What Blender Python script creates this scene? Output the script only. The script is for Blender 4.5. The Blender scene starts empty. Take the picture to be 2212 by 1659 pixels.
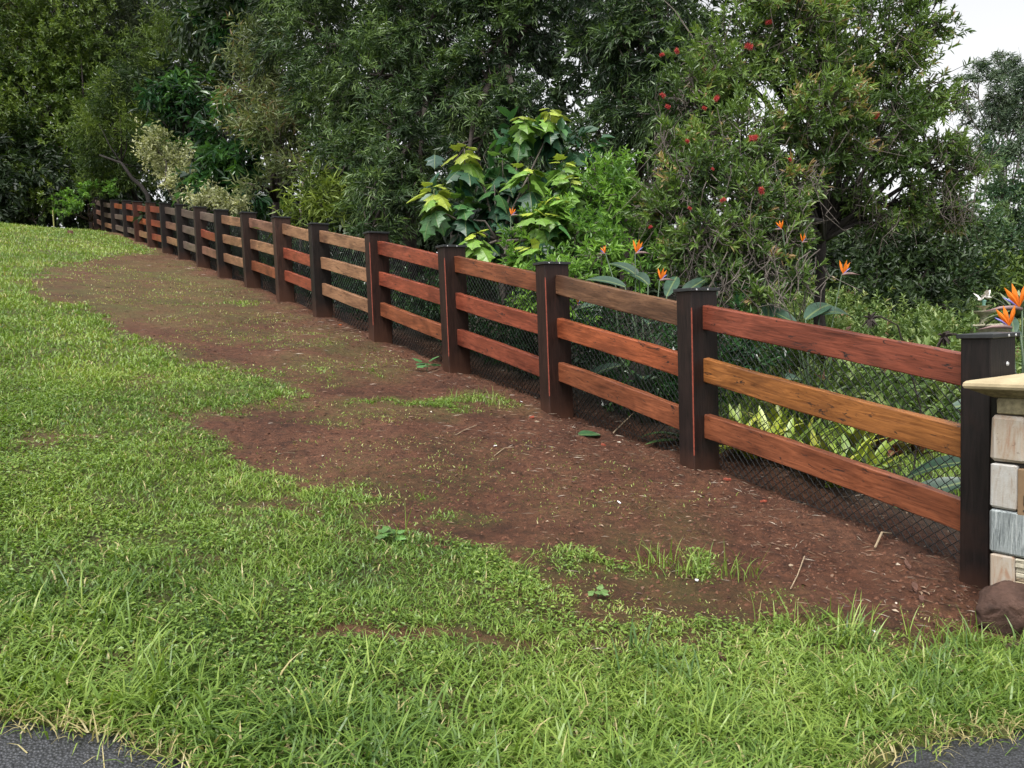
import bpy, math
import numpy as np
from mathutils import Vector, Matrix

rng = np.random.default_rng(11)
SC = bpy.context.scene
COL = SC.collection

# ------------------------------------------------------------------ camera, sky, sun, exposure
F, CX, CY = 1661.0, 1106.0, 829.5          # focal length and centre of the photograph on a 2212 x 1659 grid
PITCH, ROLL = 4.0, 2.0
cam_d = bpy.data.cameras.new('camera'); cam_d.sensor_width = 36.0; cam_d.lens = 36.0 * F / 2212.0
cam_d.clip_start = 0.05; cam_d.clip_end = 2000
cam = bpy.data.objects.new('camera', cam_d); COL.objects.link(cam)
CAMROT = Matrix.Rotation(math.radians(90 - PITCH), 3, 'X') @ Matrix.Rotation(math.radians(-ROLL), 3, 'Z')
cam.matrix_world = CAMROT.to_4x4()
SC.camera = cam
RM = np.array(CAMROT)

SUN_EL, SUN_AZ = math.radians(62), math.radians(200)
world = bpy.data.worlds.new('World'); SC.world = world; world.use_nodes = True
wn = world.node_tree.nodes; wl = world.node_tree.links
sky = wn.new('ShaderNodeTexSky'); sky.sky_type = 'NISHITA'; sky.sun_disc = False
sky.sun_elevation = SUN_EL; sky.sun_rotation = SUN_AZ; sky.dust_density = 4.0; sky.ozone_density = 1.0
hs = wn.new('ShaderNodeHueSaturation'); hs.inputs['Saturation'].default_value = 0.08
wl.new(sky.outputs[0], hs.inputs['Color']); wl.new(hs.outputs[0], wn['Background'].inputs['Color'])
wn['Background'].inputs['Strength'].default_value = 0.15
sun_d = bpy.data.lights.new('sun', 'SUN'); sun_d.energy = 1.4; sun_d.angle = math.radians(25); sun_d.color = (1.0, 0.965, 0.91)
sun = bpy.data.objects.new('sun', sun_d); COL.objects.link(sun)
sd = Vector((math.sin(SUN_AZ) * math.cos(SUN_EL), math.cos(SUN_AZ) * math.cos(SUN_EL), math.sin(SUN_EL)))
sun.rotation_euler = (-sd).to_track_quat('-Z', 'Y').to_euler()
SC.view_settings.view_transform = 'Standard'; SC.view_settings.look = 'None'
SC.view_settings.exposure = 0.95; SC.view_settings.gamma = 1.0; SC.view_settings.use_curve_mapping = False
SC.render.filter_size = 1.2
cy = SC.cycles
cy.max_bounces = 6; cy.diffuse_bounces = 3; cy.glossy_bounces = 2; cy.transmission_bounces = 3; cy.transparent_max_bounces = 4
cy.use_denoising = True; cy.denoiser = 'OPENIMAGEDENOISE'; cy.denoising_input_passes = 'RGB_ALBEDO_NORMAL'; cy.denoising_prefilter = 'ACCURATE'; cy.caustics_reflective = False; cy.caustics_refractive = False

# ------------------------------------------------------------------ small helpers
def ray(px, py):
    return RM @ np.array([(px - CX) / F, -(py - CY) / F, -1.0])

def at(px, py, d):                         # a world point d metres in front of the lens
    return ray(px, py) * d

def project(P):
    Q = P @ RM                             # rows times RM = RM^T applied
    w = np.maximum(-Q[:, 2], 1e-6)
    return CX + F * Q[:, 0] / w, CY - F * Q[:, 1] / w, -Q[:, 2]

def hash2(ix, iy, seed):
    h = (ix.astype(np.int64) * 374761393 + iy.astype(np.int64) * 668265263 + seed * 974634777) & 0x7fffffff
    h = ((h ^ (h >> 13)) * 1274126177) & 0x7fffffff
    return ((h ^ (h >> 16)) & 0xffff) / 65535.0

def vnoise(x, y, seed=0):
    x = np.asarray(x, float); y = np.asarray(y, float)
    ix = np.floor(x); iy = np.floor(y); fx = x - ix; fy = y - iy
    fx = fx * fx * (3 - 2 * fx); fy = fy * fy * (3 - 2 * fy)
    a = hash2(ix, iy, seed); b = hash2(ix + 1, iy, seed); c = hash2(ix, iy + 1, seed); d = hash2(ix + 1, iy + 1, seed)
    return (a * (1 - fx) + b * fx) * (1 - fy) + (c * (1 - fx) + d * fx) * fy

def fbm(x, y, seed=0, octv=4):
    s = 0; a = 0.5; t = 0
    for k in range(octv):
        s = s + a * vnoise(x * 2 ** k, y * 2 ** k, seed + k); t += a; a *= 0.5
    return s / t

def unit(v):
    v = np.asarray(v, float)
    return v / np.maximum(np.linalg.norm(v, axis=-1, keepdims=True), 1e-9)

def tag(o, label=None, cat=None, group=None, kind=None):
    if label: o['label'] = label
    if cat: o['category'] = cat
    if group: o['group'] = group
    if kind: o['kind'] = kind
    return o

def empty(name, loc, label=None, cat=None, group=None):
    o = bpy.data.objects.new(name, None); COL.objects.link(o)
    o.location = Vector(loc); o.empty_display_size = 0.1
    return tag(o, label, cat, group)

def mesh_np(name, V, Fc, mat=None, attrs=None, smooth=False, parent=None, midx=None, data_only=False):
    """V (n,3); Fc (m,k) faces of one size, or a list of such arrays. World coordinates; parents are unrotated Empties."""
    V = np.asarray(V, np.float32)
    if parent is not None:
        V = V - np.array(parent.location, np.float32)
    if not isinstance(Fc, list): Fc = [Fc]
    Fc = [np.asarray(f, np.int32) for f in Fc if len(f)]
    me = bpy.data.meshes.new(name)
    me.vertices.add(len(V)); me.vertices.foreach_set('co', V.ravel())
    loops = np.concatenate([f.ravel() for f in Fc])
    tot = np.concatenate([np.full(len(f), f.shape[1], np.int32) for f in Fc])
    st = np.concatenate([[0], np.cumsum(tot)[:-1]]).astype(np.int32)
    me.loops.add(len(loops)); me.loops.foreach_set('vertex_index', loops)
    me.polygons.add(len(tot)); me.polygons.foreach_set('loop_start', st)
    me.polygons.foreach_set('use_smooth', np.full(len(tot), bool(smooth)))
    mats = mat if isinstance(mat, list) else [mat]
    for m in mats:
        if m is not None: me.materials.append(m)
    if midx is not None: me.polygons.foreach_set('material_index', np.asarray(midx, np.int32))
    for k, a in (attrs or {}).items():
        at_ = me.attributes.new(k, 'FLOAT', 'POINT'); at_.data.foreach_set('value', np.asarray(a, np.float32))
    me.update(calc_edges=True); me.validate()
    if data_only: return me
    o = bpy.data.objects.new(name, me); COL.objects.link(o)
    if parent is not None: o.parent = parent
    return o

def inst(name, me, M, parent=None, color=None):
    """an object sharing mesh me with world matrix M"""
    o = bpy.data.objects.new(name, me); COL.objects.link(o)
    if parent is not None:
        o.parent = parent
        o.matrix_basis = Matrix.Translation(-Vector(parent.location)) @ M
    else:
        o.matrix_basis = M
    if color is not None: o.color = (*color, 1)
    return o

def frame(D, N, loc, s=1.0, sx=None):
    """matrix whose local +Y is D, local +Z near N"""
    D = Vector(D).normalized(); N = Vector(N); X = D.cross(N)
    if X.length < 1e-5: X = D.cross(Vector((1, 0, 0)))
    X.normalize(); Z = X.cross(D)
    sx = s if sx is None else sx
    M = Matrix((( X.x * sx, D.x * s, Z.x * s, loc[0]), (X.y * sx, D.y * s, Z.y * s, loc[1]), (X.z * sx, D.z * s, Z.z * s, loc[2]), (0, 0, 0, 1)))
    return M

class MB:
    """collects shapes for one mesh"""
    def __init__(s): s.V = []; s.T = []; s.Q = []; s.n = 0; s.A = []
    def add(s, V, T=None, Q=None, a=0.5):
        V = np.asarray(V, float)
        s.V.append(V); s.A.append(np.broadcast_to(np.asarray(a, float), (len(V),)))
        if T is not None and len(T): s.T.append(np.asarray(T) + s.n)
        if Q is not None and len(Q): s.Q.append(np.asarray(Q) + s.n)
        s.n += len(V)
    def tube(s, pts, rad, k=6, a=0.5, cap=True):
        pts = np.asarray(pts, float); n = len(pts); rad = np.broadcast_to(np.asarray(rad, float), (n,))
        tg = unit(np.gradient(pts, axis=0))
        up = np.array([0.0, 0, 1]) if abs(tg[0][2]) < 0.9 else np.array([1.0, 0, 0])
        X = unit(np.cross(tg, up)); Y = np.cross(tg, X)
        th = np.arange(k) * 2 * math.pi / k
        V = pts[:, None] + rad[:, None, None] * (np.cos(th)[None, :, None] * X[:, None] + np.sin(th)[None, :, None] * Y[:, None])
        V = V.reshape(-1, 3)
        i = np.arange(n - 1)[:, None] * k; j = np.arange(k)[None]; j2 = (j + 1) % k
        Q = np.stack([i + j, i + j2, i + k + j2, i + k + j], -1).reshape(-1, 4)
        T = []
        if cap:
            V = np.vstack([V, pts[:1], pts[-1:]]); c = n * k
            T = [(c, (q + 1) % k, q) for q in range(k)] + [(c + 1, (n - 1) * k + q, (n - 1) * k + (q + 1) % k) for q in range(k)]
        s.add(V, T, Q, a)
    def box(s, lo, hi, bev=0.0, a=0.5, M=None):
        lo = np.array(lo, float); hi = np.array(hi, float)
        b = min(bev, 0.45 * (hi - lo).min()) if bev else 0
        if not b:
            V = np.array([[x, y, z] for z in (lo[2], hi[2]) for y in (lo[1], hi[1]) for x in (lo[0], hi[0])])
            Q = [(0, 2, 3, 1), (4, 5, 7, 6), (0, 1, 5, 4), (2, 6, 7, 3), (0, 4, 6, 2), (1, 3, 7, 5)]
            T = []
        else:                              # chamfered box: 24 vertices
            V = []; idx = {}
            for sx in (0, 1):
                for sy in (0, 1):
                    for sz in (0, 1):
                        c = np.array([(lo, hi)[sx][0], (lo, hi)[sy][1], (lo, hi)[sz][2]])
                        inw = np.array([b if not sx else -b, b if not sy else -b, b if not sz else -b])
                        for ax in range(3):
                            p = c + inw; p[ax] = c[ax]
                            idx[(sx, sy, sz, ax)] = len(V); V.append(p)
            V = np.array(V); Q = []; T = []
            for ax in range(3):
                o1, o2 = [q for q in range(3) if q != ax]
                for sgn in (0, 1):
                    ring = []
                    for (u, v) in ((0, 0), (1, 0), (1, 1), (0, 1)):
                        k = [0, 0, 0]; k[ax] = sgn; k[o1] = u; k[o2] = v
                        ring.append(idx[(k[0], k[1], k[2], ax)])
                    Q.append(ring)
                for (u, v) in ((0, 0), (1, 0), (1, 1), (0, 1)):
                    k0 = [0, 0, 0]; k1 = [0, 0, 0]; k0[o1] = k1[o1] = u; k0[o2] = k1[o2] = v; k1[ax] = 1
                    k0 = tuple(k0); k1 = tuple(k1)
                    Q.append([idx[(*k0, o1)], idx[(*k1, o1)], idx[(*k1, o2)], idx[(*k0, o2)]])
            for sx in (0, 1):
                for sy in (0, 1):
                    for sz in (0, 1): T.append([idx[(sx, sy, sz, q)] for q in range(3)])
            c = V.mean(0)
            def fix(f):
                p = V[f]; nrm = np.cross(p[1] - p[0], p[2] - p[0])
                return f if nrm @ (p.mean(0) - c) > 0 else f[::-1]
            Q = [fix(f) for f in Q]; T = [fix(f) for f in T]
        if M is not None: V = V @ np.array(M.to_3x3()).T + np.array(M.translation)
        s.add(V, T, Q, a)
    def lathe(s, prof, c, k=20, a=0.5):
        prof = np.asarray(prof, float); n = len(prof); th = np.arange(k) * 2 * math.pi / k
        V = np.stack([c[0] + prof[:, 0:1] * np.cos(th), c[1] + prof[:, 0:1] * np.sin(th), c[2] + prof[:, 1:2] + 0 * th], -1).reshape(-1, 3)
        i = np.arange(n - 1)[:, None] * k; j = np.arange(k)[None]; j2 = (j + 1) % k
        s.add(V, None, np.stack([i + j, i + j2, i + k + j2, i + k + j], -1).reshape(-1, 4), a)
    def build(s, name, mat, parent=None, smooth=False, data_only=False):
        V = np.concatenate(s.V); fc = []
        if s.T: fc.append(np.concatenate(s.T))
        if s.Q: fc.append(np.concatenate(s.Q))
        return mesh_np(name, V, fc, mat, {'tint': np.concatenate(s.A)}, smooth, parent, data_only=data_only)

# ------------------------------------------------------------------ materials
def new_mat(name):
    m = bpy.data.materials.new(name); m.use_nodes = True
    nt = m.node_tree; return m, nt.nodes, nt.links, nt.nodes['Principled BSDF']

def ramp(nd, stops):
    r = nd.new('ShaderNodeValToRGB'); e = r.color_ramp.elements
    while len(e) < len(stops): e.new(0.5)
    for k, (p, c) in enumerate(stops):
        e[k].position = p; e[k].color = (*c, 1) if len(c) == 3 else c
    return r

def noise(nd, scale, detail=4, rough=0.6, lk=None, vec=None, dist=0.0):
    n = nd.new('ShaderNodeTexNoise'); n.inputs['Scale'].default_value = scale
    n.inputs['Detail'].default_value = detail; n.inputs['Roughness'].default_value = rough; n.inputs['Distortion'].default_value = dist
    if vec is not None: lk.new(vec, n.inputs['Vector'])
    return n

def mix(nd, lk, fac, a, b, mode='MIX'):
    m = nd.new('ShaderNodeMix'); m.data_type = 'RGBA'; m.blend_type = mode
    for v, i in ((fac, 0), (a, 6), (b, 7)):
        if hasattr(v, 'is_linked'): lk.new(v, m.inputs[i])
        elif isinstance(v, (int, float)): m.inputs[i].default_value = v
        else: m.inputs[i].default_value = (*v, 1)
    return m.outputs[2]

def bump(nd, lk, h, strength, dist, bs):
    b = nd.new('ShaderNodeBump'); b.inputs['Strength'].default_value = strength; b.inputs['Distance'].default_value = dist
    lk.new(h, b.inputs['Height']); lk.new(b.outputs[0], bs.inputs['Normal']); return b

def leaf_mat(name, stops, rough=0.42, transl=0.18, spec=0.4):
    m, nd, lk, bs = new_mat(name)
    a = nd.new('ShaderNodeAttribute'); a.attribute_name = 'tint'
    r = ramp(nd, stops); lk.new(a.outputs['Fac'], r.inputs[0])
    lk.new(r.outputs[0], bs.inputs['Base Color'])
    bs.inputs['Roughness'].default_value = rough; bs.inputs['Specular IOR Level'].default_value = spec
    tr = nd.new('ShaderNodeBsdfTranslucent')
    g = mix(nd, lk, 1.0, r.outputs[0], (1.5, 1.6, 0.6), 'MULTIPLY'); lk.new(g, tr.inputs['Color'])
    ms = nd.new('ShaderNodeMixShader'); ms.inputs[0].default_value = transl
    lk.new(bs.outputs[0], ms.inputs[1]); lk.new(tr.outputs[0], ms.inputs[2])
    lk.new(ms.outputs[0], nd['Material Output'].inputs['Surface'])
    return m

def leaf_obj_mat(name, rough=0.4, transl=0.2):
    """for leaves that are objects of their own: colour from the object, veins from its own coordinates"""
    m, nd, lk, bs = new_mat(name)
    oi = nd.new('ShaderNodeObjectInfo'); tc = nd.new('ShaderNodeTexCoord')
    sx = nd.new('ShaderNodeSeparateXYZ'); lk.new(tc.outputs['Object'], sx.inputs[0])
    ab = nd.new('ShaderNodeMath'); ab.operation = 'ABSOLUTE'; lk.new(sx.outputs[0], ab.inputs[0])
    rv = nd.new('ShaderNodeMapRange'); rv.inputs[1].default_value = 0.008; rv.inputs[2].default_value = 0.022
    rv.inputs[3].default_value = 0.55; rv.inputs[4].default_value = 0.0; lk.new(ab.outputs[0], rv.inputs[0])
    n = noise(nd, 9, 3, 0.6, lk, tc.outputs['Object'])
    nr = ramp(nd, [(0.3, (0.75, 0.75, 0.75)), (0.7, (1.15, 1.15, 1.15))]); lk.new(n.outputs[0], nr.inputs[0])
    c = mix(nd, lk, 1.0, oi.outputs['Color'], nr.outputs[0], 'MULTIPLY')
    c = mix(nd, lk, rv.outputs[0], c, (0.22, 0.27, 0.10))
    lk.new(c, bs.inputs['Base Color']); bs.inputs['Roughness'].default_value = rough
    tr = nd.new('ShaderNodeBsdfTranslucent'); lk.new(c, tr.inputs['Color'])
    ms = nd.new('ShaderNodeMixShader'); ms.inputs[0].default_value = transl
    lk.new(bs.outputs[0], ms.inputs[1]); lk.new(tr.outputs[0], ms.inputs[2]); lk.new(ms.outputs[0], nd['Material Output'].inputs['Surface'])
    return m

def plain(name, col, rough=0.6, var=0.25, scale=12, bumpd=0.002, spec=0.4, coord='Object'):
    m, nd, lk, bs = new_mat(name)
    tc = nd.new('ShaderNodeTexCoord')
    n = noise(nd, scale, 6, 0.65, lk, tc.outputs[coord])
    c0 = tuple(x * (1 - var) for x in col); c1 = tuple(min(1, x * (1 + var)) for x in col)
    r = ramp(nd, [(0.3, c0), (0.7, c1)]); lk.new(n.outputs[0], r.inputs[0]); lk.new(r.outputs[0], bs.inputs['Base Color'])
    bs.inputs['Roughness'].default_value = rough; bs.inputs['Specular IOR Level'].default_value = spec
    n2 = noise(nd, scale * 6, 5, 0.7, lk, tc.outputs[coord])
    if bumpd: bump(nd, lk, n2.outputs[0], 0.6, bumpd, bs)
    return m

def wood_rail_mat():
    m, nd, lk, bs = new_mat('rail_timber')
    oi = nd.new('ShaderNodeObjectInfo'); tc = nd.new('ShaderNodeTexCoord')
    off = nd.new('ShaderNodeVectorMath'); off.operation = 'SCALE'; off.inputs[0].default_value = (7.3, 3.1, 5.7)
    mu = nd.new('ShaderNodeMath'); mu.operation = 'MULTIPLY'; mu.inputs[1].default_value = 30; lk.new(oi.outputs['Random'], mu.inputs[0])
    lk.new(mu.outputs[0], off.inputs['Scale'])
    ad = nd.new('ShaderNodeVectorMath'); lk.new(tc.outputs['Object'], ad.inputs[0]); lk.new(off.outputs[0], ad.inputs[1])
    mp = nd.new('ShaderNodeMapping'); mp.inputs['Scale'].default_value = (1.2, 14, 14); lk.new(ad.outputs[0], mp.inputs[0])
    g = noise(nd, 3.0, 6, 0.62, lk, mp.outputs[0], 1.6)                       # long grain
    mp2 = nd.new('ShaderNodeMapping'); mp2.inputs['Scale'].default_value = (1.0, 3.2, 3.2); lk.new(ad.outputs[0], mp2.inputs[0])
    b = noise(nd, 1.7, 4, 0.6, lk, mp2.outputs[0], 0.8)                       # broad stains
    mp3 = nd.new('ShaderNodeMapping'); mp3.inputs['Scale'].default_value = (3.0, 11, 11); lk.new(ad.outputs[0], mp3.inputs[0])
    k = noise(nd, 2.2, 5, 0.72, lk, mp3.outputs[0], 1.2)                      # gum veins and knots
    gr = ramp(nd, [(0.28, (0.42, 0.36, 0.33)), (0.5, (0.92, 0.9, 0.88)), (0.70, (1.35, 1.35, 1.3))]); lk.new(g.outputs[0], gr.inputs[0])
    c = mix(nd, lk, 1.0, oi.outputs['Color'], gr.outputs[0], 'MULTIPLY')
    br = ramp(nd, [(0.40, (0, 0, 0)), (0.66, (1, 1, 1))]); lk.new(b.outputs[0], br.inputs[0])
    d = mix(nd, lk, 1.0, c, (0.30, 0.27, 0.30), 'MULTIPLY')
    bf = nd.new('ShaderNodeMath'); bf.operation = 'MULTIPLY'; bf.inputs[1].default_value = 0.75; lk.new(br.outputs[0], bf.inputs[0])
    c = mix(nd, lk, bf.outputs[0], c, d)
    kr = ramp(nd, [(0.60, (0, 0, 0)), (0.645, (1, 1, 1))]); lk.new(k.outputs[0], kr.inputs[0])
    c = mix(nd, lk, kr.outputs[0], c, (0.022, 0.014, 0.013))
    mp4 = nd.new('ShaderNodeMapping'); mp4.inputs['Scale'].default_value = (2.4, 5, 5); mp4.inputs['Location'].default_value = (3, 8, 1); lk.new(ad.outputs[0], mp4.inputs[0])
    sc = noise(nd, 5.0, 8, 0.8, lk, mp4.outputs[0])
    sr = ramp(nd, [(0.70, (0, 0, 0)), (0.78, (0.5, 0.5, 0.5))]); lk.new(sc.outputs[0], sr.inputs[0])
    c = mix(nd, lk, sr.outputs[0], c, (0.36, 0.27, 0.22))                      # pale scuffs
    lk.new(c, bs.inputs['Base Color']); bs.inputs['Roughness'].default_value = 0.36; bs.inputs['Specular IOR Level'].default_value = 0.45
    bump(nd, lk, g.outputs[0], 0.45, 0.003, bs)
    return m

def post_mat():
    m, nd, lk, bs = new_mat('stained_post_timber')
    oi = nd.new('ShaderNodeObjectInfo'); tc = nd.new('ShaderNodeTexCoord')
    ad = nd.new('ShaderNodeVectorMath'); lk.new(tc.outputs['Object'], ad.inputs[0])
    cb = nd.new('ShaderNodeCombineXYZ'); mu = nd.new('ShaderNodeMath'); mu.operation = 'MULTIPLY'; mu.inputs[1].default_value = 40
    lk.new(oi.outputs['Random'], mu.inputs[0])
    for q in range(3): lk.new(mu.outputs[0], cb.inputs[q])
    lk.new(cb.outputs[0], ad.inputs[1])
    mp = nd.new('ShaderNodeMapping'); mp.inputs['Scale'].default_value = (16, 16, 1.5); lk.new(ad.outputs[0], mp.inputs[0])
    g = noise(nd, 2.6, 6, 0.65, lk, mp.outputs[0], 1.0)
    b = noise(nd, 2.5, 5, 0.6, lk, ad.outputs[0])
    gr = ramp(nd, [(0.3, (0.4, 0.38, 0.38)), (0.7, (2.0, 1.8, 1.7))]); lk.new(g.outputs[0], gr.inputs[0])
    c = mix(nd, lk, 1.0, oi.outputs['Color'], gr.outputs[0], 'MULTIPLY')
    br = ramp(nd, [(0.56, (0, 0, 0)), (0.78, (.8, .8, .8))]); lk.new(b.outputs[0], br.inputs[0])
    c = mix(nd, lk, br.outputs[0], c, (0.030, 0.014, 0.010))
    sp = noise(nd, 30, 4, 0.7, lk, ad.outputs[0])
    sr = ramp(nd, [(0.70, (0, 0, 0)), (0.76, (0.45, 0.45, 0.45))]); lk.new(sp.outputs[0], sr.inputs[0])
    c = mix(nd, lk, sr.outputs[0], c, (0.10, 0.09, 0.08))
    sz = nd.new('ShaderNodeSeparateXYZ'); lk.new(tc.outputs['Object'], sz.inputs[0]); na = nd.new('ShaderNodeMath'); na.operation = 'MULTIPLY_ADD'; na.inputs[1].default_value = .5; lk.new(b.outputs[0], na.inputs[0]); lk.new(sz.outputs[2], na.inputs[2])
    mud = nd.new('ShaderNodeMapRange'); mud.inputs[1].default_value = .22; mud.inputs[2].default_value = .48; mud.inputs[3].default_value = .75; mud.inputs[4].default_value = 0; lk.new(na.outputs[0], mud.inputs[0])
    c = mix(nd, lk, mud.outputs[0], c, (.075, .032, .019))
    lk.new(c, bs.inputs['Base Color']); bs.inputs['Roughness'].default_value = 0.5; bs.inputs['Specular IOR Level'].default_value = 0.3
    bump(nd, lk, g.outputs[0], 0.5, 0.004, bs)
    return m

def ground_mat():
    m, nd, lk, bs = new_mat('red_soil')
    tc = nd.new('ShaderNodeTexCoord'); a = nd.new('ShaderNodeAttribute'); a.attribute_name = 'tint'
    n1 = noise(nd, 1.3, 6, 0.65, lk, tc.outputs['Object']); n2 = noise(nd, 17, 9, 0.8, lk, tc.outputs['Object']); n3 = noise(nd, 150, 4, 0.7, lk, tc.outputs['Object'])
    r1 = ramp(nd, [(0.28, (0.058, 0.022, 0.012)), (0.5, (0.112, 0.045, 0.024)), (0.72, (0.165, 0.075, 0.042))]); lk.new(n1.outputs[0], r1.inputs[0])
    r2 = ramp(nd, [(0.34, (0.28, 0.26, 0.26)), (0.5, (0.95, 0.95, 0.95)), (0.66, (1.6, 1.55, 1.5))]); lk.new(n2.outputs[0], r2.inputs[0])
    c = mix(nd, lk, 1.0, r1.outputs[0], r2.outputs[0], 'MULTIPLY')
    r3 = ramp(nd, [(0.66, (0, 0, 0)), (0.74, (1, 1, 1))]); lk.new(n3.outputs[0], r3.inputs[0])
    f = nd.new('ShaderNodeMath'); f.operation = 'MULTIPLY'; f.inputs[1].default_value = 0.4; lk.new(r3.outputs[0], f.inputs[0])
    c = mix(nd, lk, f.outputs[0], c, (0.20, 0.14, 0.10))
    n4 = noise(nd, 9, 6, 0.7, lk, tc.outputs['Object'])
    th = ramp(nd, [(0.3, (0.045, 0.055, 0.016)), (0.55, (0.10, 0.125, 0.03)), (0.75, (0.15, 0.16, 0.05))]); lk.new(n4.outputs[0], th.inputs[0])
    c = mix(nd, lk, a.outputs['Fac'], c, th.outputs[0])
    mu = nd.new('ShaderNodeAttribute'); mu.attribute_name = 'mulch'
    mr = ramp(nd, [(0.35, (0.018, 0.016, 0.010)), (0.6, (0.042, 0.034, 0.022)), (0.75, (0.07, 0.075, 0.03))]); lk.new(n2.outputs[0], mr.inputs[0])
    c = mix(nd, lk, mu.outputs['Fac'], c, mr.outputs[0])
    lk.new(c, bs.inputs['Base Color']); bs.inputs['Roughness'].default_value = 0.68; bs.inputs['Specular IOR Level'].default_value = 0.3
    mm = nd.new('ShaderNodeMath'); mm.operation = 'ADD'; lk.new(n2.outputs[0], mm.inputs[0])
    m3 = nd.new('ShaderNodeMath'); m3.operation = 'MULTIPLY'; m3.inputs[1].default_value = 0.3; lk.new(n3.outputs[0], m3.inputs[0]); lk.new(m3.outputs[0], mm.inputs[1])
    bump(nd, lk, mm.outputs[0], 1.0, 0.04, bs)
    return m

def asphalt_mat():
    m, nd, lk, bs = new_mat('asphalt')
    tc = nd.new('ShaderNodeTexCoord'); v = nd.new('ShaderNodeTexVoronoi'); v.inputs['Scale'].default_value = 110; lk.new(tc.outputs['Object'], v.inputs['Vector'])
    n = noise(nd, 60, 6, 0.7, lk, tc.outputs['Object'])
    r = ramp(nd, [(0.0, (0.075, 0.078, 0.088)), (0.35, (0.045, 0.047, 0.054)), (0.7, (0.022, 0.023, 0.027))]); lk.new(v.outputs['Distance'], r.inputs[0])
    r2 = ramp(nd, [(0.35, (0.6, 0.6, 0.6)), (0.7, (1.4, 1.4, 1.4))]); lk.new(n.outputs[0], r2.inputs[0])
    c = mix(nd, lk, 1.0, r.outputs[0], r2.outputs[0], 'MULTIPLY'); lk.new(c, bs.inputs['Base Color'])
    bs.inputs['Roughness'].default_value = 0.55
    b = bump(nd, lk, v.outputs['Distance'], 0.9, 0.006, bs); b.invert = True
    return m

BARK = plain('bark', (0.045, 0.036, 0.030), 0.9, 0.5, 9, 0.012)
BARKD = plain('dark_bark', (.022, .018, .016), .9, .5, 9, .012)
BARK_PALE = plain('pale_bark', (0.20, 0.18, 0.155), 0.85, 0.35, 6, 0.006)
TWIG = plain('twig_bark', (0.13, 0.11, 0.095), 0.9, 0.4, 14, 0.0)
RAILM, POSTM, SOILM, ROADM = wood_rail_mat(), post_mat(), ground_mat(), asphalt_mat()
FRESH = plain('fresh_red_timber', (0.22, 0.045, 0.024), 0.6, 0.3, 30, 0.001)
CAPM = plain('black_cap_metal', (0.022, 0.024, 0.026), 0.38, 0.3, 30, 0.0005, 0.5)
STEEL = plain('galvanised_screw', (0.45, 0.46, 0.47), 0.4, 0.15, 40, 0)
WIREM = plain('black_coated_wire', (0.020, 0.022, 0.022), 0.45, 0.2, 20, 0, 0.5)

# ------------------------------------------------------------------ the lie of the land
P0 = np.array([2.48, 3.93]); FA = math.radians(-34.3)
U = np.array([math.sin(FA), math.cos(FA)])            # along the fence, away from the gate
NV = np.array([math.cos(FA), -math.sin(FA)])          # across it, towards the garden
SK = [-300, -30, -10, -3, 0, 2, 4, 8, 12, 16, 20, 26, 31, 36, 45, 70, 300]
ZK = [-8, -2.6, -2.05, -1.83, -1.50, -1.13, -0.78, -0.04, 0.72, 1.46, 2.22, 3.34, 4.22, 4.75, 5.2, 6.0, 9]
_sf = np.linspace(-300, 300, 6001); _zf = np.interp(_sf, SK, ZK)
_k = np.hanning(17); _zf = np.convolve(np.pad(_zf, 8, mode='edge'), _k / _k.sum(), 'valid')
def zfence(s): return np.interp(s, _sf, _zf)
def st(x, y):
    dx = x - P0[0]; dy = y - P0[1]
    return dx * U[0] + dy * U[1], dx * NV[0] + dy * NV[1]
def ground(x, y):
    x = np.asarray(x, float); y = np.asarray(y, float)
    s, t = st(x, y)
    cross = np.where(t > 0, -0.045 * np.minimum(t, 25), 0.05 * np.minimum(-t, 8))
    return zfence(s) + cross
def ground_at(px, py):                      # where the photograph's ray meets the ground
    r = ray(px, py); a, b = 0.5, 0.5
    while b < 120:
        p = r * b
        if p[2] < ground(p[0], p[1]): break
        a = b; b *= 1.03
    for _ in range(30):
        m = (a + b) / 2; p = r * m
        if p[2] < ground(p[0], p[1]): b = m
        else: a = m
    return r * b
def on_ground(x, y, dz=0.0): return np.array([x, y, float(ground(x, y)) + dz])

def inpoly(px, py, poly):
    poly = np.asarray(poly, float); ins = np.zeros(np.shape(px), bool); j = len(poly) - 1
    for i in range(len(poly)):
        xi, yi = poly[i]; xj, yj = poly[j]
        if yi != yj: ins ^= ((yi > py) != (yj > py)) & (px < (xj - xi) * (py - yi) / (yj - yi) + xi)
        j = i
    return ins
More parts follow.
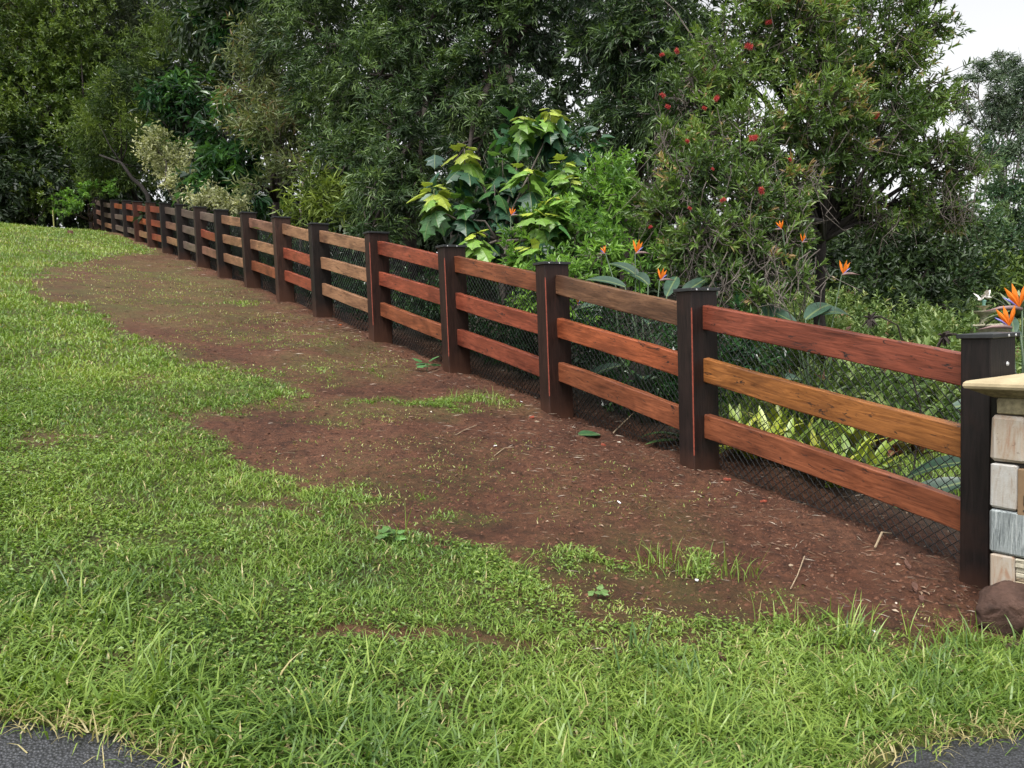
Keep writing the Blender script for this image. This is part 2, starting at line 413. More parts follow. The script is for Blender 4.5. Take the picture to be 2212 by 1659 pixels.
# outline of the turf, bare soil inside it and thin tufts on the soil, surveyed off the photograph and laid on the ground
TURF = [(-3000, 380), (0, 455), (170, 478), (225, 500), (290, 522), (345, 546), (230, 556), (130, 578), (70, 605), (110, 650), (210, 668),
        (255, 702), (285, 742), (340, 768), (500, 800), (632, 838), (625, 866), (450, 882), (330, 884), (400, 898), (430, 930), (480, 972), (560, 1018),
        (610, 1042), (700, 1052), (850, 1062), (840, 1088), (700, 1100), (900, 1130), (1000, 1165), (1050, 1215), (1120, 1242), (1220, 1268),
        (1262, 1300), (1250, 1328), (1400, 1318), (1480, 1345), (1600, 1362), (1720, 1345), (1900, 1388), (2030, 1398), (2130, 1402), (2300, 1396), (3500, 1350), (3500, 5000), (-3000, 5000)]
TUFTS = [(300, 760, 120, 16, .5), (450, 845, 200, 22, .9), (520, 790, 120, 12, .5), (760, 905, 140, 12, .3), (1640, 1300, 120, 26, .4), (980, 1110, 60, 12, .5), (880, 1075, 70, 10, .5), (1150, 1200, 70, 14, .4), (1800, 1370, 120, 16, .5), (930, 873, 195, 14, .62), (1370, 1225, 185, 36, .62), (1080, 1118, 70, 22, .30), (490, 655, 75, 9, .75), (560, 730, 190, 20, .30), (250, 602, 160, 12, .32), (420, 622, 200, 14, .25),
         (700, 800, 170, 24, .34), (640, 882, 60, 12, .5), (860, 770, 90, 12, .25), (330, 645, 190, 20, .30), (1300, 1290, 90, 20, .35), (180, 580, 120, 10, .35), (760, 1062, 110, 12, .5), (470, 690, 160, 14, .28),
         (520, 575, 160, 10, .18), (900, 985, 300, 40, .12), (1150, 1060, 380, 60, .10), (1550, 1330, 150, 22, .40), (1150, 1250, 80, 18, .35), (700, 600, 160, 10, .12), (1850, 1330, 250, 30, .10)]
BARE = [(1300, 1330, 230, 40, .45), (1120, 1290, 120, 26, .35), (1600, 1400, 140, 22, .4), (700, 1380, 110, 12, .5), (430, 760, 90, 14, .4), (290, 830, 70, 12, .4), (950, 1240, 60, 12, .3), (1260, 1560, 60, 22, .4), (520, 1500, 50, 16, .35), (250, 1420, 60, 14, .35), (830, 1372, 330, 16, .75), (1380, 1385, 170, 22, .6), (110, 962, 130, 13, .6), (560, 1096, 130, 7, .8), (1330, 1240, 40, 14, .5), (60, 945, 60, 10, .5), (820, 1215, 60, 12, .3),
        (1350, 1440, 150, 18, .35), (1900, 1400, 160, 14, .4), (360, 1200, 80, 14, .3), (560, 1080, 70, 12, .4), (150, 1310, 60, 16, .35), (830, 1520, 60, 16, .35), (1300, 1590, 70, 24, .4)]
def turf_density(P):
    px, py, w = project(P)
    wob = (fbm(P[:, 0] * 2.2, P[:, 1] * 2.2, 5) - 0.5); wob2 = (fbm(P[:, 0] * 2.2 + 40, P[:, 1] * 2.2, 9) - 0.5)
    sc = np.clip(6.0 / np.maximum(w, 1), 0.3, 2.5)
    qx = px + wob * 150 * sc; qy = py + wob2 * 60 * sc
    d = 0
    for k in range(5):
        jx = (fbm(P[:, 0] * 7 + k * 13, P[:, 1] * 7, 100 + k, 2) - .5) * 150 * sc; jy = (fbm(P[:, 0] * 7 + k * 17, P[:, 1] * 7 + 5, 200 + k, 2) - .5) * 75 * sc
        d = d + inpoly(qx + jx, qy + jy, TURF) / 5.0
    d = d ** 1.3
    n = fbm(P[:, 0] * 6, P[:, 1] * 6, 21)
    for (cx, cy_, rx, ry, v) in TUFTS:
        e = ((qx - cx) / rx) ** 2 + ((qy - cy_) / ry) ** 2
        d = np.maximum(d, v * np.clip(1.6 - e, 0, 1) * np.clip((n - .33) * 5, 0, 1))
    for (cx, cy_, rx, ry, v) in BARE:
        e = ((qx - cx) / rx) ** 2 + ((qy - cy_) / ry) ** 2
        d = d * (1 - v * np.clip(1.4 - e, 0, 1))
    d = np.where(w < 0.3, 1.0, d)
    s, t = st(P[:, 0], P[:, 1])
    return np.where(t > -0.05, 0.0, d)

# the ground: one sheet, fine near the camera and running on to the horizon
def warp(n, a, k, c): 
    u = np.linspace(-1, 1, n); return c + a * np.sinh(k * u)
gx = warp(330, 1.1, 6.3, 0.9); gy = warp(330, 1.1, 6.3, 4.6)
GX, GY = np.meshgrid(gx, gy); gxf, gyf = GX.ravel(), GY.ravel()
gz = ground(gxf, gyf)
gP = np.stack([gxf, gyf, gz], 1)
gd = turf_density(gP)
gs, gt = st(gxf, gyf)
rr = np.hypot(gxf, gyf)
MOSS = [(430, 630, 330, 75, .55), (760, 770, 190, 60, .45), (620, 700, 200, 40, .4), (930, 885, 260, 30, .35), (1300, 1130, 320, 60, .22), (1400, 1290, 300, 60, .35), (900, 1030, 260, 30, .18)]
mx, my, mw = project(gP); moss = np.zeros(len(gP))
for (a, b, c, d, v) in MOSS: moss = np.maximum(moss, v * np.clip(1.5 - ((mx - a) / c) ** 2 - ((my - b) / d) ** 2, 0, 1) * np.clip(fbm(gxf * 3, gyf * 3, 44) * 2.6 - .75, 0, 1))
moss = np.where((mw > .5) & (gt < .2), moss, 0)
relief = (fbm(gxf * 1.2, gyf * 1.2, 31) - 0.5) * 0.10 + (fbm(gxf * 7, gyf * 7, 33, 3) - 0.5) * 0.035
relief += np.where(gt < .5, (fbm(gxf * 16, gyf * 16, 37, 3) - .5) * .028 + np.exp(-((gt + .0) / .35) ** 2) * (fbm(gxf * 4, gyf * 4, 39, 3) - .3) * .09, 0)
relief *= np.clip(1.6 - rr / 40, 0.2, 1) * np.clip((rr - 0.5) / 2, 0, 1)
lawn = (gt > 2.2) & (gs < 5) & (gs > -9) & (fbm(gxf * .8, gyf * .8, 3) > .3)
cover = np.where(gt < 0, np.maximum(gd * 0.85, moss), np.where(lawn, 0.9, 0.0))
roadcut = [(-900, 1496), (-300, 1518), (0, 1540), (150, 1552), (270, 1580), (380, 1622), (600, 1760), (1106, 1850), (1700, 1745), (1850, 1650), (1950, 1596), (2050, 1578), (2212, 1568), (2700, 1552)]
RE = np.array([ground_at(*p) for p in roadcut])                     # the edge of the asphalt in the world
def road_front(x): return np.interp(x, RE[:, 0], RE[:, 1])
inroad = gyf < road_front(gxf) - 0.02
relief = np.where(inroad, -0.05, relief); relief = np.where((gyf < road_front(gxf) + 0.25), np.minimum(relief, 0.0), relief)
gP[:, 2] += relief
n = len(gx); i = np.arange(n - 1)[:, None] * n; j = np.arange(n - 1)[None]
gq = np.stack([i + j, i + j + 1, i + n + j + 1, i + n + j], -1).reshape(-1, 4)
g = mesh_np('ground', gP, gq, SOILM, {'tint': cover, 'mulch': np.clip((gt - .55) / .5, 0, 1) * (1 - .9 * lawn)}, True); g['kind'] = 'structure'
_grid = gP[:, 2].reshape(n, n)
def gz_at(x, y):                                                     # surface height including the relief
    x = np.asarray(x, float); y = np.asarray(y, float)
    ix = np.clip(np.searchsorted(gx, x) - 1, 0, n - 2); iy = np.clip(np.searchsorted(gy, y) - 1, 0, n - 2)
    fx = np.clip((x - gx[ix]) / (gx[ix + 1] - gx[ix]), 0, 1); fy = np.clip((y - gy[iy]) / (gy[iy + 1] - gy[iy]), 0, 1)
    return (_grid[iy, ix] * (1 - fx) + _grid[iy, ix + 1] * fx) * (1 - fy) + (_grid[iy + 1, ix] * (1 - fx) + _grid[iy + 1, ix + 1] * fx) * fy
def gpt(px, py, dz=0.0):
    p = ground_at(px, py); return np.array([p[0], p[1], float(gz_at(p[0], p[1])) + dz])

# the road
xs = np.concatenate([[-60, -20, -8], np.linspace(RE[:, 0].min(), RE[:, 0].max(), 90), [8, 20, 60]])
ed = road_front(xs) + (fbm(xs * 5, xs * 0, 71) - 0.5) * 0.12 * (np.abs(xs) < 6)
tt = np.concatenate([[0, 0.02, 0.08, 0.2, 0.4, 0.7, 1.1, 1.6, 2.4, 3.5, 5, 8, 12]])
RX = np.repeat(xs[None], len(tt), 0); RY = ed[None] - tt[:, None]
RZ = ground(RX, RY) - 0.018 - np.where(tt[:, None] == 0, 0.03, 0)
rv = np.stack([RX, RY, RZ], -1).reshape(-1, 3); k = len(xs)
i = np.arange(len(tt) - 1)[:, None] * k; j = np.arange(k - 1)[None]
rq = np.stack([i + j + 1, i + j, i + k + j, i + k + j + 1], -1).reshape(-1, 4)
r_ = mesh_np('road', rv, rq, ROADM, None, True); r_['kind'] = 'structure'

# ------------------------------------------------------------------ the fence
# measured near corner of each post: (photo x at the top, photo y at the top)
PT = [(2141, 722), (1493, 620), (1178, 567), (960, 534), (790, 500), (662, 478), (588, 467), (520, 457), (462, 452), (419, 446), (381, 441), (347, 437), (316, 436), (289, 435), (265, 433), (238, 431), (214, 429), (198, 427)]
PW, PD, PH = 0.15, 0.28, 1.40               # along the fence, across it, height above the soil
S_EST = []
for (px, py) in PT:
    r = ray(px, py)[:2]; A = np.array([[r[0], -U[0]], [r[1], -U[1]]])
    S_EST.append(np.linalg.solve(A, P0)[1])
S_EST = np.array(S_EST); ii = np.arange(len(S_EST))
fitc = np.polyfit(ii, S_EST, 2)
POST_S = 0.65 * S_EST + 0.35 * np.polyval(fitc, ii); POST_S[:4] = S_EST[:4]
POST_Z = []
for (px, py), s in zip(PT, POST_S):
    c = P0 + U * s; rr_ = ray(px, py); d = np.hypot(*c) / np.hypot(*rr_[:2]); POST_Z.append(rr_[2] * d - PH)
POST_Z = 0.5 * np.array(POST_Z) + 0.5 * np.polyval(np.polyfit(ii, POST_Z, 4), ii)
EXTRA = [(POST_S[-1] + 1.7, POST_Z[-1] + 0.12, 0.95), (POST_S[-1] + 3.4, POST_Z[-1] + 0.22, 0.95), (POST_S[-1] + 5.0, POST_Z[-1] + 0.30, 0.9)]
posts = [(s, z, PH) for s, z in zip(POST_S, POST_Z)] + EXTRA
def fpt(s, t, z): c = P0 + U * s + NV * t; return np.array([c[0], c[1], z])
FM = Matrix(((U[0], NV[0], 0), (U[1], NV[1], 0), (0, 0, 1)))         # local x along fence, y to garden
fence = empty('post_and_rail_fence', fpt(0, 0.14, posts[0][1]), 'three rail timber fence with dark stained posts climbing the slope beside red soil', 'fence')
post_cols = {0: (0.0081, 0.0062, 0.0062), 1: (0.0124, 0.0081, 0.0074), 2: (0.0186, 0.0093, 0.0074), 3: (0.0174, 0.0093, 0.0074), 4: (0.0211, 0.0105, 0.0081), 5: (0.0087, 0.0068, 0.0062), 6: (0.0341, 0.0186, 0.0136), 7: (0.0186, 0.0112, 0.0087), 8: (0.0099, 0.0074, 0.0068), 9: (0.0217, 0.0136, 0.0112), 10: (0.0112, 0.0087, 0.0081), 11: (0.0093, 0.0074, 0.0074), 12: (0.0434, 0.0223, 0.0161), 13: (0.0372, 0.0136, 0.0087)}
def post_mesh(h, cham):
    hw, hd, b = PW / 2, PD / 2, 0.006
    zs = [-0.45, 0.0, 0.17, 0.19, h - 0.16, h - 0.14, h - 0.012] if cham else [-0.45, 0.0, h * .3, h * .6, h - 0.012]
    prof = [(-hw + b, -hd), (hw - b, -hd), (hw, -hd + b), (hw, hd - b), (hw - b, hd), (-hw + b, hd), (-hw, hd - b), (-hw, -hd + b)]
    V = []
    for z in zs:
        for q, (x, y) in enumerate(prof):
            w = 0.002 * math.sin(z * 5 + q)
            if cham and 0.18 < z < h - 0.15 and q in (0, 7):
                x, y = ((-hw + 0.007, -hd), None, None, None, None, None, None, (-hw, -hd + 0.007))[q]
            V.append((x + w, y + w * 0.6, z))
    Q = []; mi = []
    for r in range(len(zs) - 1):
        for q in range(8):
            a, b_ = r * 8 + q, r * 8 + (q + 1) % 8
            Q.append((a, b_, b_ + 8, a + 8)); mi.append(1 if (cham and q == 7 and 1 < r < 5) else 0)
    top = len(zs) - 1
    V.append((0, 0, zs[-1])); T = [(top * 8 + q, top * 8 + (q + 1) % 8, len(V) - 1) for q in range(8)]
    me = mesh_np('post', np.array(V), [np.array(Q), np.array(T)], [POSTM, FRESH], None, False, midx=mi + [0] * 8, data_only=True)
    return me
capb = MB(); capb.box((-PW / 2 - .016, -PD / 2 - .016, -.020), (PW / 2 + .016, PD / 2 + .016, .004), .003)
capb.add(np.array([[-PW / 2 - .013, -PD / 2 - .013, .004], [PW / 2 + .013, -PD / 2 - .013, .004], [PW / 2 + .013, PD / 2 + .013, .004], [-PW / 2 - .013, PD / 2 + .013, .004], [-.02, -.05, .009], [.02, -.05, .009], [.02, .05, .009], [-.02, .05, .009]]),
         None, [(0, 1, 5, 4), (1, 2, 6, 5), (2, 3, 7, 6), (3, 0, 4, 7), (4, 5, 6, 7)])
cap_me = capb.build('post_cap', CAPM, data_only=True)
scr = MB(); scr.lathe([(0, .004), (.006, .003), (.008, 0)], (0, 0, 0), 8); scr_me = scr.build('screw', STEEL, data_only=True)
pm_c, pm_p, pm_low = post_mesh(PH, True), post_mesh(PH, False), post_mesh(0.95, False)
post_obs = []
for q, (s, z, h) in enumerate(posts):
    s_c = s + PW / 2; c = fpt(s_c, PD / 2, z)
    lean = Matrix.Rotation(rng.normal(0, .006), 3, 'X') @ Matrix.Rotation(rng.normal(0, .006), 3, 'Y') if q not in (0, 1) else Matrix.Identity(3)
    M = Matrix.Translation(Vector(c)) @ (FM @ lean).to_4x4()
    me = pm_c if 1 <= q <= 4 else (pm_p if h > 1.2 else pm_low)
    o = inst('post', me, M, fence, post_cols.get(q, (.013, .010, .009)))
    post_obs.append(o)
    zc = h if h > 1.2 else 0.95
    cp = bpy.data.objects.new('post_cap', cap_me); COL.objects.link(cp); cp.parent = o; cp.location = (0, 0, zc)
    if q <= 3:
        for (lx, ly) in ((-PW / 2 - .016, .02), (-PW / 2 - .016, -.1 if q else .1)):
            sc_ = bpy.data.objects.new('screw', scr_me); COL.objects.link(sc_); sc_.parent = o; sc_.location = (lx - .0005, ly, zc - .010); sc_.rotation_euler = (0, -math.pi / 2, 0)
    if q == 0:
        bo = bpy.data.objects.new('bolt', scr_me); COL.objects.link(bo); bo.parent = o; bo.location = (-PW / 2 - .001, 0.04, zc - .16); bo.rotation_euler = (0, -math.pi / 2, 0); bo.scale = (1.6, 1.6, 2)

RED, REDO, ORG, BRN, TAN, GRY, PNK, RBR, ORB = (.27, .068, .037), (.30, .082, .034), (.32, .125, .036), (.19, .098, .055), (.34, .185, .105), (.155, .115, .095), (.25, .130, .090), (.22, .058, .033), (.25, .082, .038)
rails = [(RBR, ORG, ORB), (BRN, REDO, ORB), (ORB, RED, RBR), (RED, RED, ORB), (TAN, TAN, TAN), (TAN, RED, RED), (PNK, TAN, ORB), (TAN, TAN, TAN), (GRY, RED, PNK), (GRY, GRY, GRY), (GRY, PNK, TAN), (RED, RED, RED), (RED, REDO, TAN), (RED, REDO, GRY), (REDO, GRY, GRY), (GRY, GRY, TAN), (GRY, PNK, PNK), (RED, PNK, PNK), None, None, None]
rail_words = {RBR: 'red brown', ORG: 'orange', ORB: 'orange brown', BRN: 'tan brown', REDO: 'orange red', RED: 'brick red', TAN: 'pale tan', GRY: 'grey brown', PNK: 'pinkish brown'}
def rail_mesh(L, seed):
    r = np.random.default_rng(seed); nx = 13; b = .006; hy, hz = .034, .0875
    prof = [(-hy + b, -hz), (hy - b, -hz), (hy, -hz + b), (hy, hz - b), (hy - b, hz), (-hy + b, hz), (-hy, hz - b), (-hy, -hz + b)]
    V = []; bow = r.normal(0, .006); bz = r.normal(0, .005)
    for a in range(nx):
        x = -L / 2 + L * a / (nx - 1); u = 1 - (2 * x / L) ** 2
        for (y, z) in prof: V.append((x, y + bow * u + r.normal(0, .0012), z + bz * u + r.normal(0, .0012)))
    Q = [(a * 8 + q, a * 8 + (q + 1) % 8, a * 8 + 8 + (q + 1) % 8, a * 8 + 8 + q) for a in range(nx - 1) for q in range(8)]
    E = [tuple(range(7, -1, -1)), tuple(range((nx - 1) * 8, nx * 8))]
    return mesh_np('rail', np.array(V), [np.array(Q), np.array(E)], RAILM, data_only=True)
RT = (0.205, 0.605, 1.015)                                            # rail centre below the post top
for q in range(len(posts) - 1):
    s0, z0, h0 = posts[q]; s1, z1, h1 = posts[q + 1]
    low = q >= 17
    a = fpt(s0 + PW - .02, 0.118 + .034, 0); b = fpt(s1 + .02, 0.118 + .034, 0); L = np.linalg.norm((b - a)[:2])
    for k_, dz in enumerate(RT if not low else RT[1:]):
        za = z0 + PH - dz + rng.normal(0, .006); zb = z1 + PH - dz + rng.normal(0, .006)
        if low: za = z0 + PH - dz - (0.0 if q == 17 else .1); zb = z1 + PH - dz - .1
        mid = (a + b) / 2; mid[2] = (za + zb) / 2
        pit = math.atan2(zb - za, L)
        M = Matrix.Translation(Vector(mid)) @ FM.to_4x4() @ Matrix.Rotation(-pit, 4, 'Y')
        cl = rails[q][k_ + (1 if low and q == 17 else 0)] if rails[q] else (TAN, PNK)[k_]
        jit = 1 + rng.normal(0, .05)
        o = inst('rail', rail_mesh(L / math.cos(pit), 100 + q * 3 + k_), M, fence, tuple(c * jit for c in cl))
        if q < 12: o['label'] = rail_words[cl] + ' timber rail'

# black chain-link netting behind the posts, one sheet per bay
def netting(q):
    s0, z0, _ = posts[q]; s1, z1, h1 = posts[q + 1]
    L = s1 - s0; P = 0.064 if q < 4 else (0.085 if q < 8 else 0.15)
    rad = (0.0040 if q < 2 else 0.0044 if q < 4 else 0.005 if q < 8 else 0.009)
    top = 1.22 if q < 17 else .8; bot = -0.08; h_ = P / 2
    ncol = int(L / h_); nrow = int((top - bot) / h_)
    rw = np.arange(nrow + 1); cc = np.arange(ncol + 1)
    for par in range(1):
        alt = np.where((rw[None] + cc[:, None]) % 2 == 0, 1.0, -1.0)
        xz = cc[:, None] * h_ + alt * h_ * .5
        sag = 0.03 * np.sin(cc[:, None] * .23 + q) * np.exp(-((rw[None] / nrow) * 4)) + .008 * np.sin(cc[:, None] * .13 + rw[None] * .11)
        yy = 0.004 * alt + sag
        zz = bot + rw[None] * h_ + 0 * xz
        s = s0 + np.minimum(xz, L); t = PD + 0.012 + yy
        zb = z0 + (z1 - z0) * (np.minimum(xz, L) / L) + zz
        X = P0[0] + U[0] * s + NV[0] * t; Y = P0[1] + U[1] * s + NV[1] * t
        C = np.stack([X, Y, zb], -1)                                                  # col,row,3
        o3 = [np.array([U[0], U[1], 0]) * rad, np.array([-U[0] * .5 + NV[0] * .87, -U[1] * .5 + NV[1] * .87, 0]) * rad, np.array([-U[0] * .5 - NV[0] * .87, -U[1] * .5 - NV[1] * .87, 0]) * rad]
        VV = np.stack([C + o for o in o3], 2)                                         # col,row,3,3
        nc, nr = C.shape[:2]
        idx = (np.arange(nc)[:, None] * nr + np.arange(nr)[None]) * 3
        a = idx[:, :-1].ravel(); b = idx[:, 1:].ravel()
        Qs = np.concatenate([np.stack([a + e, a + (e + 1) % 3, b + (e + 1) % 3, b + e], -1) for e in range(3)])
        V = VV.reshape(-1, 3)
    o = mesh_np('wire_netting', V, Qs, WIREM, None, False, fence)
    return o
for q in range(len(posts) - 1): netting(q)
ws = MB()                                                             # straining wires through the netting
for dz in (1.2, 0.02):
    ws.tube([fpt(s, PD + .012, z + dz) for s, z, h in posts[:18]], .003, 4)
ws.build('straining_wire', WIREM, fence)

# ------------------------------------------------------------------ foliage machinery
GRAV = np.array([0, 0, -1.0])
def leaf_quads(P, D, N, L, W, tint, fold=.25, curl=.15, six=False):
    n = len(P); S = unit(np.cross(D, N)); N = np.cross(S, D)
    L = np.broadcast_to(L, (n,))[:, None]; W = np.broadcast_to(W, (n,))[:, None]
    tip = P + D * L - N * curl * L
    if not six:
        m1 = P + D * L * .42 - S * W * .5 + N * fold * W; m2 = P + D * L * .42 + S * W * .5 + N * fold * W
        V = np.stack([P, m1, tip, m2], 1).reshape(-1, 3); b = np.arange(n)[:, None] * 4
        T = np.concatenate([b + np.array([0, 2, 1]), b + np.array([0, 3, 2])]); k = 4
    else:
        a1 = P + D * L * .25 - S * W * .42 + N * fold * W; a2 = P + D * L * .25 + S * W * .42 + N * fold * W
        b1 = P + D * L * .65 - S * W * .42 + N * (fold * W - curl * L * .4); b2 = P + D * L * .65 + S * W * .42 + N * (fold * W - curl * L * .4)
        V = np.stack([P, a1, b1, tip, b2, a2], 1).reshape(-1, 3); b = np.arange(n)[:, None] * 6
        T = np.concatenate([b + np.array([0, 2, 1]), b + np.array([0, 3, 2]), b + np.array([0, 4, 3]), b + np.array([0, 5, 4])]); k = 6
    return V, T, np.repeat(tint, k)

def rand_unit(n): return unit(rng.normal(size=(n, 3)))

def sprays(P, A, sp, tbase):
    """leaves for sprays at P along axes A"""
    n, m = len(P), sp['m']; L0 = sp['L']; W0 = sp['W']; sl = sp['sl']
    ref = rand_unit(n); X = unit(np.cross(A, ref)); Y = np.cross(A, X)
    u = (np.arange(m) + .5) / m
    ph = np.arange(m) * 2.399 + rng.uniform(0, 6.28, (n, 1)) + rng.normal(0, .3, (n, m))
    cx, sy = np.cos(ph)[..., None], np.sin(ph)[..., None]
    rad = X[:, None] * cx + Y[:, None] * sy
    if sp['style'] == 'rosette':
        pos = P[:, None] + A[:, None] * (sl * (u - .5))[None, :, None]
        op = (1.25 - .95 * u)[None, :, None]
        D = unit(A[:, None] * np.cos(op) + rad * np.sin(op) + GRAV * sp['g'] + rng.normal(0, .15, (n, m, 3)))
        Nn = unit(A[:, None] * .8 - rad * .4 + np.array([0, 0, .5]))
    elif sp['style'] == 'droop':
        uu = u[None, :, None]
        bend = GRAV * sp['g']
        pos = P[:, None] + A[:, None] * sl * (uu - .3) + bend * sl * uu ** 2 * .8
        D = unit(A[:, None] * .8 + bend * (.4 + uu) + rad * .75 + rng.normal(0, .15, (n, m, 3)))
        Nn = unit(rad + rng.normal(0, .5, (n, m, 3)))
    else:                                                              # feather: fine loose spray
        pos = P[:, None] + A[:, None] * (sl * (u - .4))[None, :, None] + rng.normal(0, sl * .13, (n, m, 3))
        D = unit(A[:, None] * .7 + rad * .8 + GRAV * sp['g'] + rng.normal(0, .2, (n, m, 3)))
        Nn = unit(rng.normal(size=(n, m, 3)) + np.array([0, 0, .7]))
    N_ = n * m
    L = L0 * rng.uniform(.6, 1.2, N_); W = W0 * rng.uniform(.7, 1.2, N_)
    t = np.clip(np.repeat(tbase, m) + rng.normal(0, .10, N_) + np.tile((u - .5) * sp.get('grad', .2), n), 0, 1)
    return leaf_quads(pos.reshape(-1, 3), D.reshape(-1, 3), Nn.reshape(-1, 3), L, W, t, sp.get('fold', .25), sp.get('curl', .15), sp.get('six', False))

def blob_w(b):
    c = at(b[0], b[1], b[2]); r = b[3] / F * b[2]; return c, r

def plant(name, label, cat, base, blobs, sp, mat, bark=BARK, trunk_r=.12, group=None, limbs=None, twigs=0, layers=2.2, leafpart='crown', depthk=1.0, trunkpart='trunk', fork=.45):
    base = np.asarray(base, float)
    root = empty(name, base, label, cat, group)
    Vs, Ts, As = [], [], []; nb = 0; tw = MB(); tips = []
    bl = [blob_w(b) for b in blobs]
    for (c, r) in bl:
        la = .6 * sp['L'] * sp['W'] * sp['m']
        ns = max(4, int(layers * math.pi * r * r / la))
        ncl = max(5, int(sp.get('clumps', 9) * (1 if r < 2 else 1.5)))
        cd = rand_unit(ncl); cc = c + cd * r * rng.uniform(.45, .95, (ncl, 1)) * np.array([1, depthk, .95])
        ct = rng.normal(sp.get('t0', .45), sp.get('tv', .14), ncl)
        w = rng.integers(0, ncl, ns)
        P = cc[w] + rng.normal(0, r * sp.get('spread', .24), (ns, 3)) * np.array([1, depthk, .9])
        out = unit(P - c) * .8 + unit(P - cc[w]) * .5 + np.array([0, 0, sp.get('up', .2)]) + rng.normal(0, .35, (ns, 3))
        A = unit(out)
        V, T, a = sprays(P, A, sp, ct[w])
        Vs.append(V); Ts.append(T + nb); As.append(a); nb += len(V)
        if twigs:
            sel = rng.choice(ns, min(ns, int(twigs)), False)
            for q in sel:
                p1 = P[q] + A[q] * sp['sl'] * .3; p0 = cc[w[q]] * .55 + c * .45 + rng.normal(0, r * .1, 3)
                mid = (p0 + p1) / 2 + np.array([0, 0, r * .06]) + rng.normal(0, r * .06, 3)
                tw.tube([p0, mid, p1], [.010 * sp.get('tw', 1), .006 * sp.get('tw', 1), .003 * sp.get('tw', 1)], 3, cap=False)
    cr = mesh_np(leafpart, np.concatenate(Vs), np.concatenate(Ts), mat, {'tint': np.concatenate(As)}, False, root)
    cr['kind'] = 'stuff'
    # trunk, then limbs to each mass of leaves
    tb = MB(); low = np.array([base[0], base[1], base[2] - .2])
    zmin = min(c[2] - r for c, r in bl); zc = np.mean([c for c, r in bl], 0)
    fk = base * (1 - fork) + zc * fork if limbs is None else np.asarray(limbs)
    m1 = (low + fk) / 2 + rng.normal(0, .04, 3) * np.linalg.norm(fk - low)
    tb.tube([low, low * .75 + m1 * .25 + rng.normal(0, .01, 3), m1, m1 * .4 + fk * .6, fk], np.array([1.25, 1, .85, .75, .66]) * trunk_r, 9)
    for (c, r) in bl:
        d = c - fk; ln = np.linalg.norm(d)
        pp = [fk, fk + d * .3 + np.array([0, 0, .08 * ln]) + rng.normal(0, .05 * ln, 3), fk + d * .65 + np.array([0, 0, .06 * ln]) + rng.normal(0, .05 * ln, 3), c]
        tb.tube(pp, np.array([.55, .42, .3, .12]) * trunk_r, 6)
        for _ in range(4):
            e = c + rand_unit(1)[0] * r * .8; s_ = pp[2] * .5 + c * .5
            tb.tube([s_, (s_ + e) / 2 + rng.normal(0, .08 * r, 3), e], np.array([.2, .13, .05]) * trunk_r, 4, cap=False)
    if tw.n: 
        o = tw.build('twigs', TWIG, root); o['kind'] = 'stuff'
    tb.build(trunkpart, bark, root, True)
    return root

S_OLIVE = dict(style='rosette', m=7, L=.25, W=.11, sl=.32, g=.1, t0=.5, tv=.24, up=.6, clumps=20, spread=.15)
S_FEATH = dict(style='feather', m=18, L=.24, W=.036, sl=.55, g=.12, t0=.5, tv=.24, up=.45, clumps=20, spread=.15)
S_GLOSS = dict(style='rosette', m=9, L=.36, W=.10, sl=.25, g=.55, t0=.45, tv=.18, up=.5, clumps=10, six=True, curl=.3)
S_WATTLE = dict(style='droop', m=14, L=.18, W=.032, sl=.40, g=.5, t0=.45, tv=.24, up=.25, clumps=24, spread=.15, grad=.3)
S_DARK = dict(style='droop', m=10, L=.36, W=.15, sl=.6, g=.5, t0=.35, tv=.18, up=.1, clumps=9)
S_SHRUB = dict(style='rosette', m=9, L=.095, W=.030, sl=.13, g=.1, t0=.5, tv=.17, up=.7, clumps=14, six=True, curl=.25)
S_BOTTLE = dict(style='rosette', m=9, L=.10, W=.028, sl=.11, g=.05, t0=.48, tv=.22, up=.45, clumps=20, six=True, curl=.05, spread=.2)
S_CREAM = dict(style='feather', m=12, L=.12, W=.05, sl=.3, g=.1, t0=.5, tv=.2, up=.4, clumps=9)
S_GUM = dict(style='droop', m=9, L=.30, W=.06, sl=.5, g=.7, t0=.45, tv=.15, up=.5, clumps=7, spread=.18)
S_FAR = dict(style='feather', m=12, L=.26, W=.10, sl=.6, g=.1, t0=.45, tv=.24, up=.5, clumps=18, spread=.17)
S_LOW = dict(style='rosette', m=7, L=.15, W=.06, sl=.12, g=.1, t0=.45, tv=.2, up=.8, clumps=10)

def gm(name, dark, mid, lite, hot=None, **k):
    stops = [(0.05, dark), (.45, mid), (.85, lite)]
    if hot: stops.append((.97, hot))
    return leaf_mat(name, stops, **k)
M_OLIVE = gm('olive_leaf', (0.023, 0.046, 0.010), (0.071, 0.121, 0.023), (0.173, 0.233, 0.049))
M_FEATH = gm('feathery_leaf', (0.018, 0.039, 0.010), (0.058, 0.103, 0.019), (0.137, 0.195, 0.034), rough=.55)
M_CASU = gm('needle_foliage', (0.015, 0.029, 0.014), (0.038, 0.061, 0.028), (0.089, 0.119, 0.052), rough=.6)
M_GLOSS = gm('glossy_leaf', (.010, .034, .014), (.026, .078, .028), (.085, .185, .045), rough=.26, spec=.6)
M_WATTLE = gm('wattle_leaf', (0.015, 0.032, 0.012), (0.048, 0.091, 0.030), (0.131, 0.200, 0.057), rough=.42)
M_WATTLE2 = gm('dark_wattle_leaf', (0.011, 0.026, 0.011), (0.034, 0.067, 0.026), (0.089, 0.146, 0.043), rough=.42)
M_GREY = gm('greyish_leaf', (0.042, 0.060, 0.020), (0.110, 0.146, 0.055), (0.210, 0.243, 0.104), (0.210, 0.141, 0.067), rough=.55)
M_CREAM = gm('variegated_leaf', (.08, .11, .045), (.27, .29, .14), (.50, .50, .31), rough=.45)
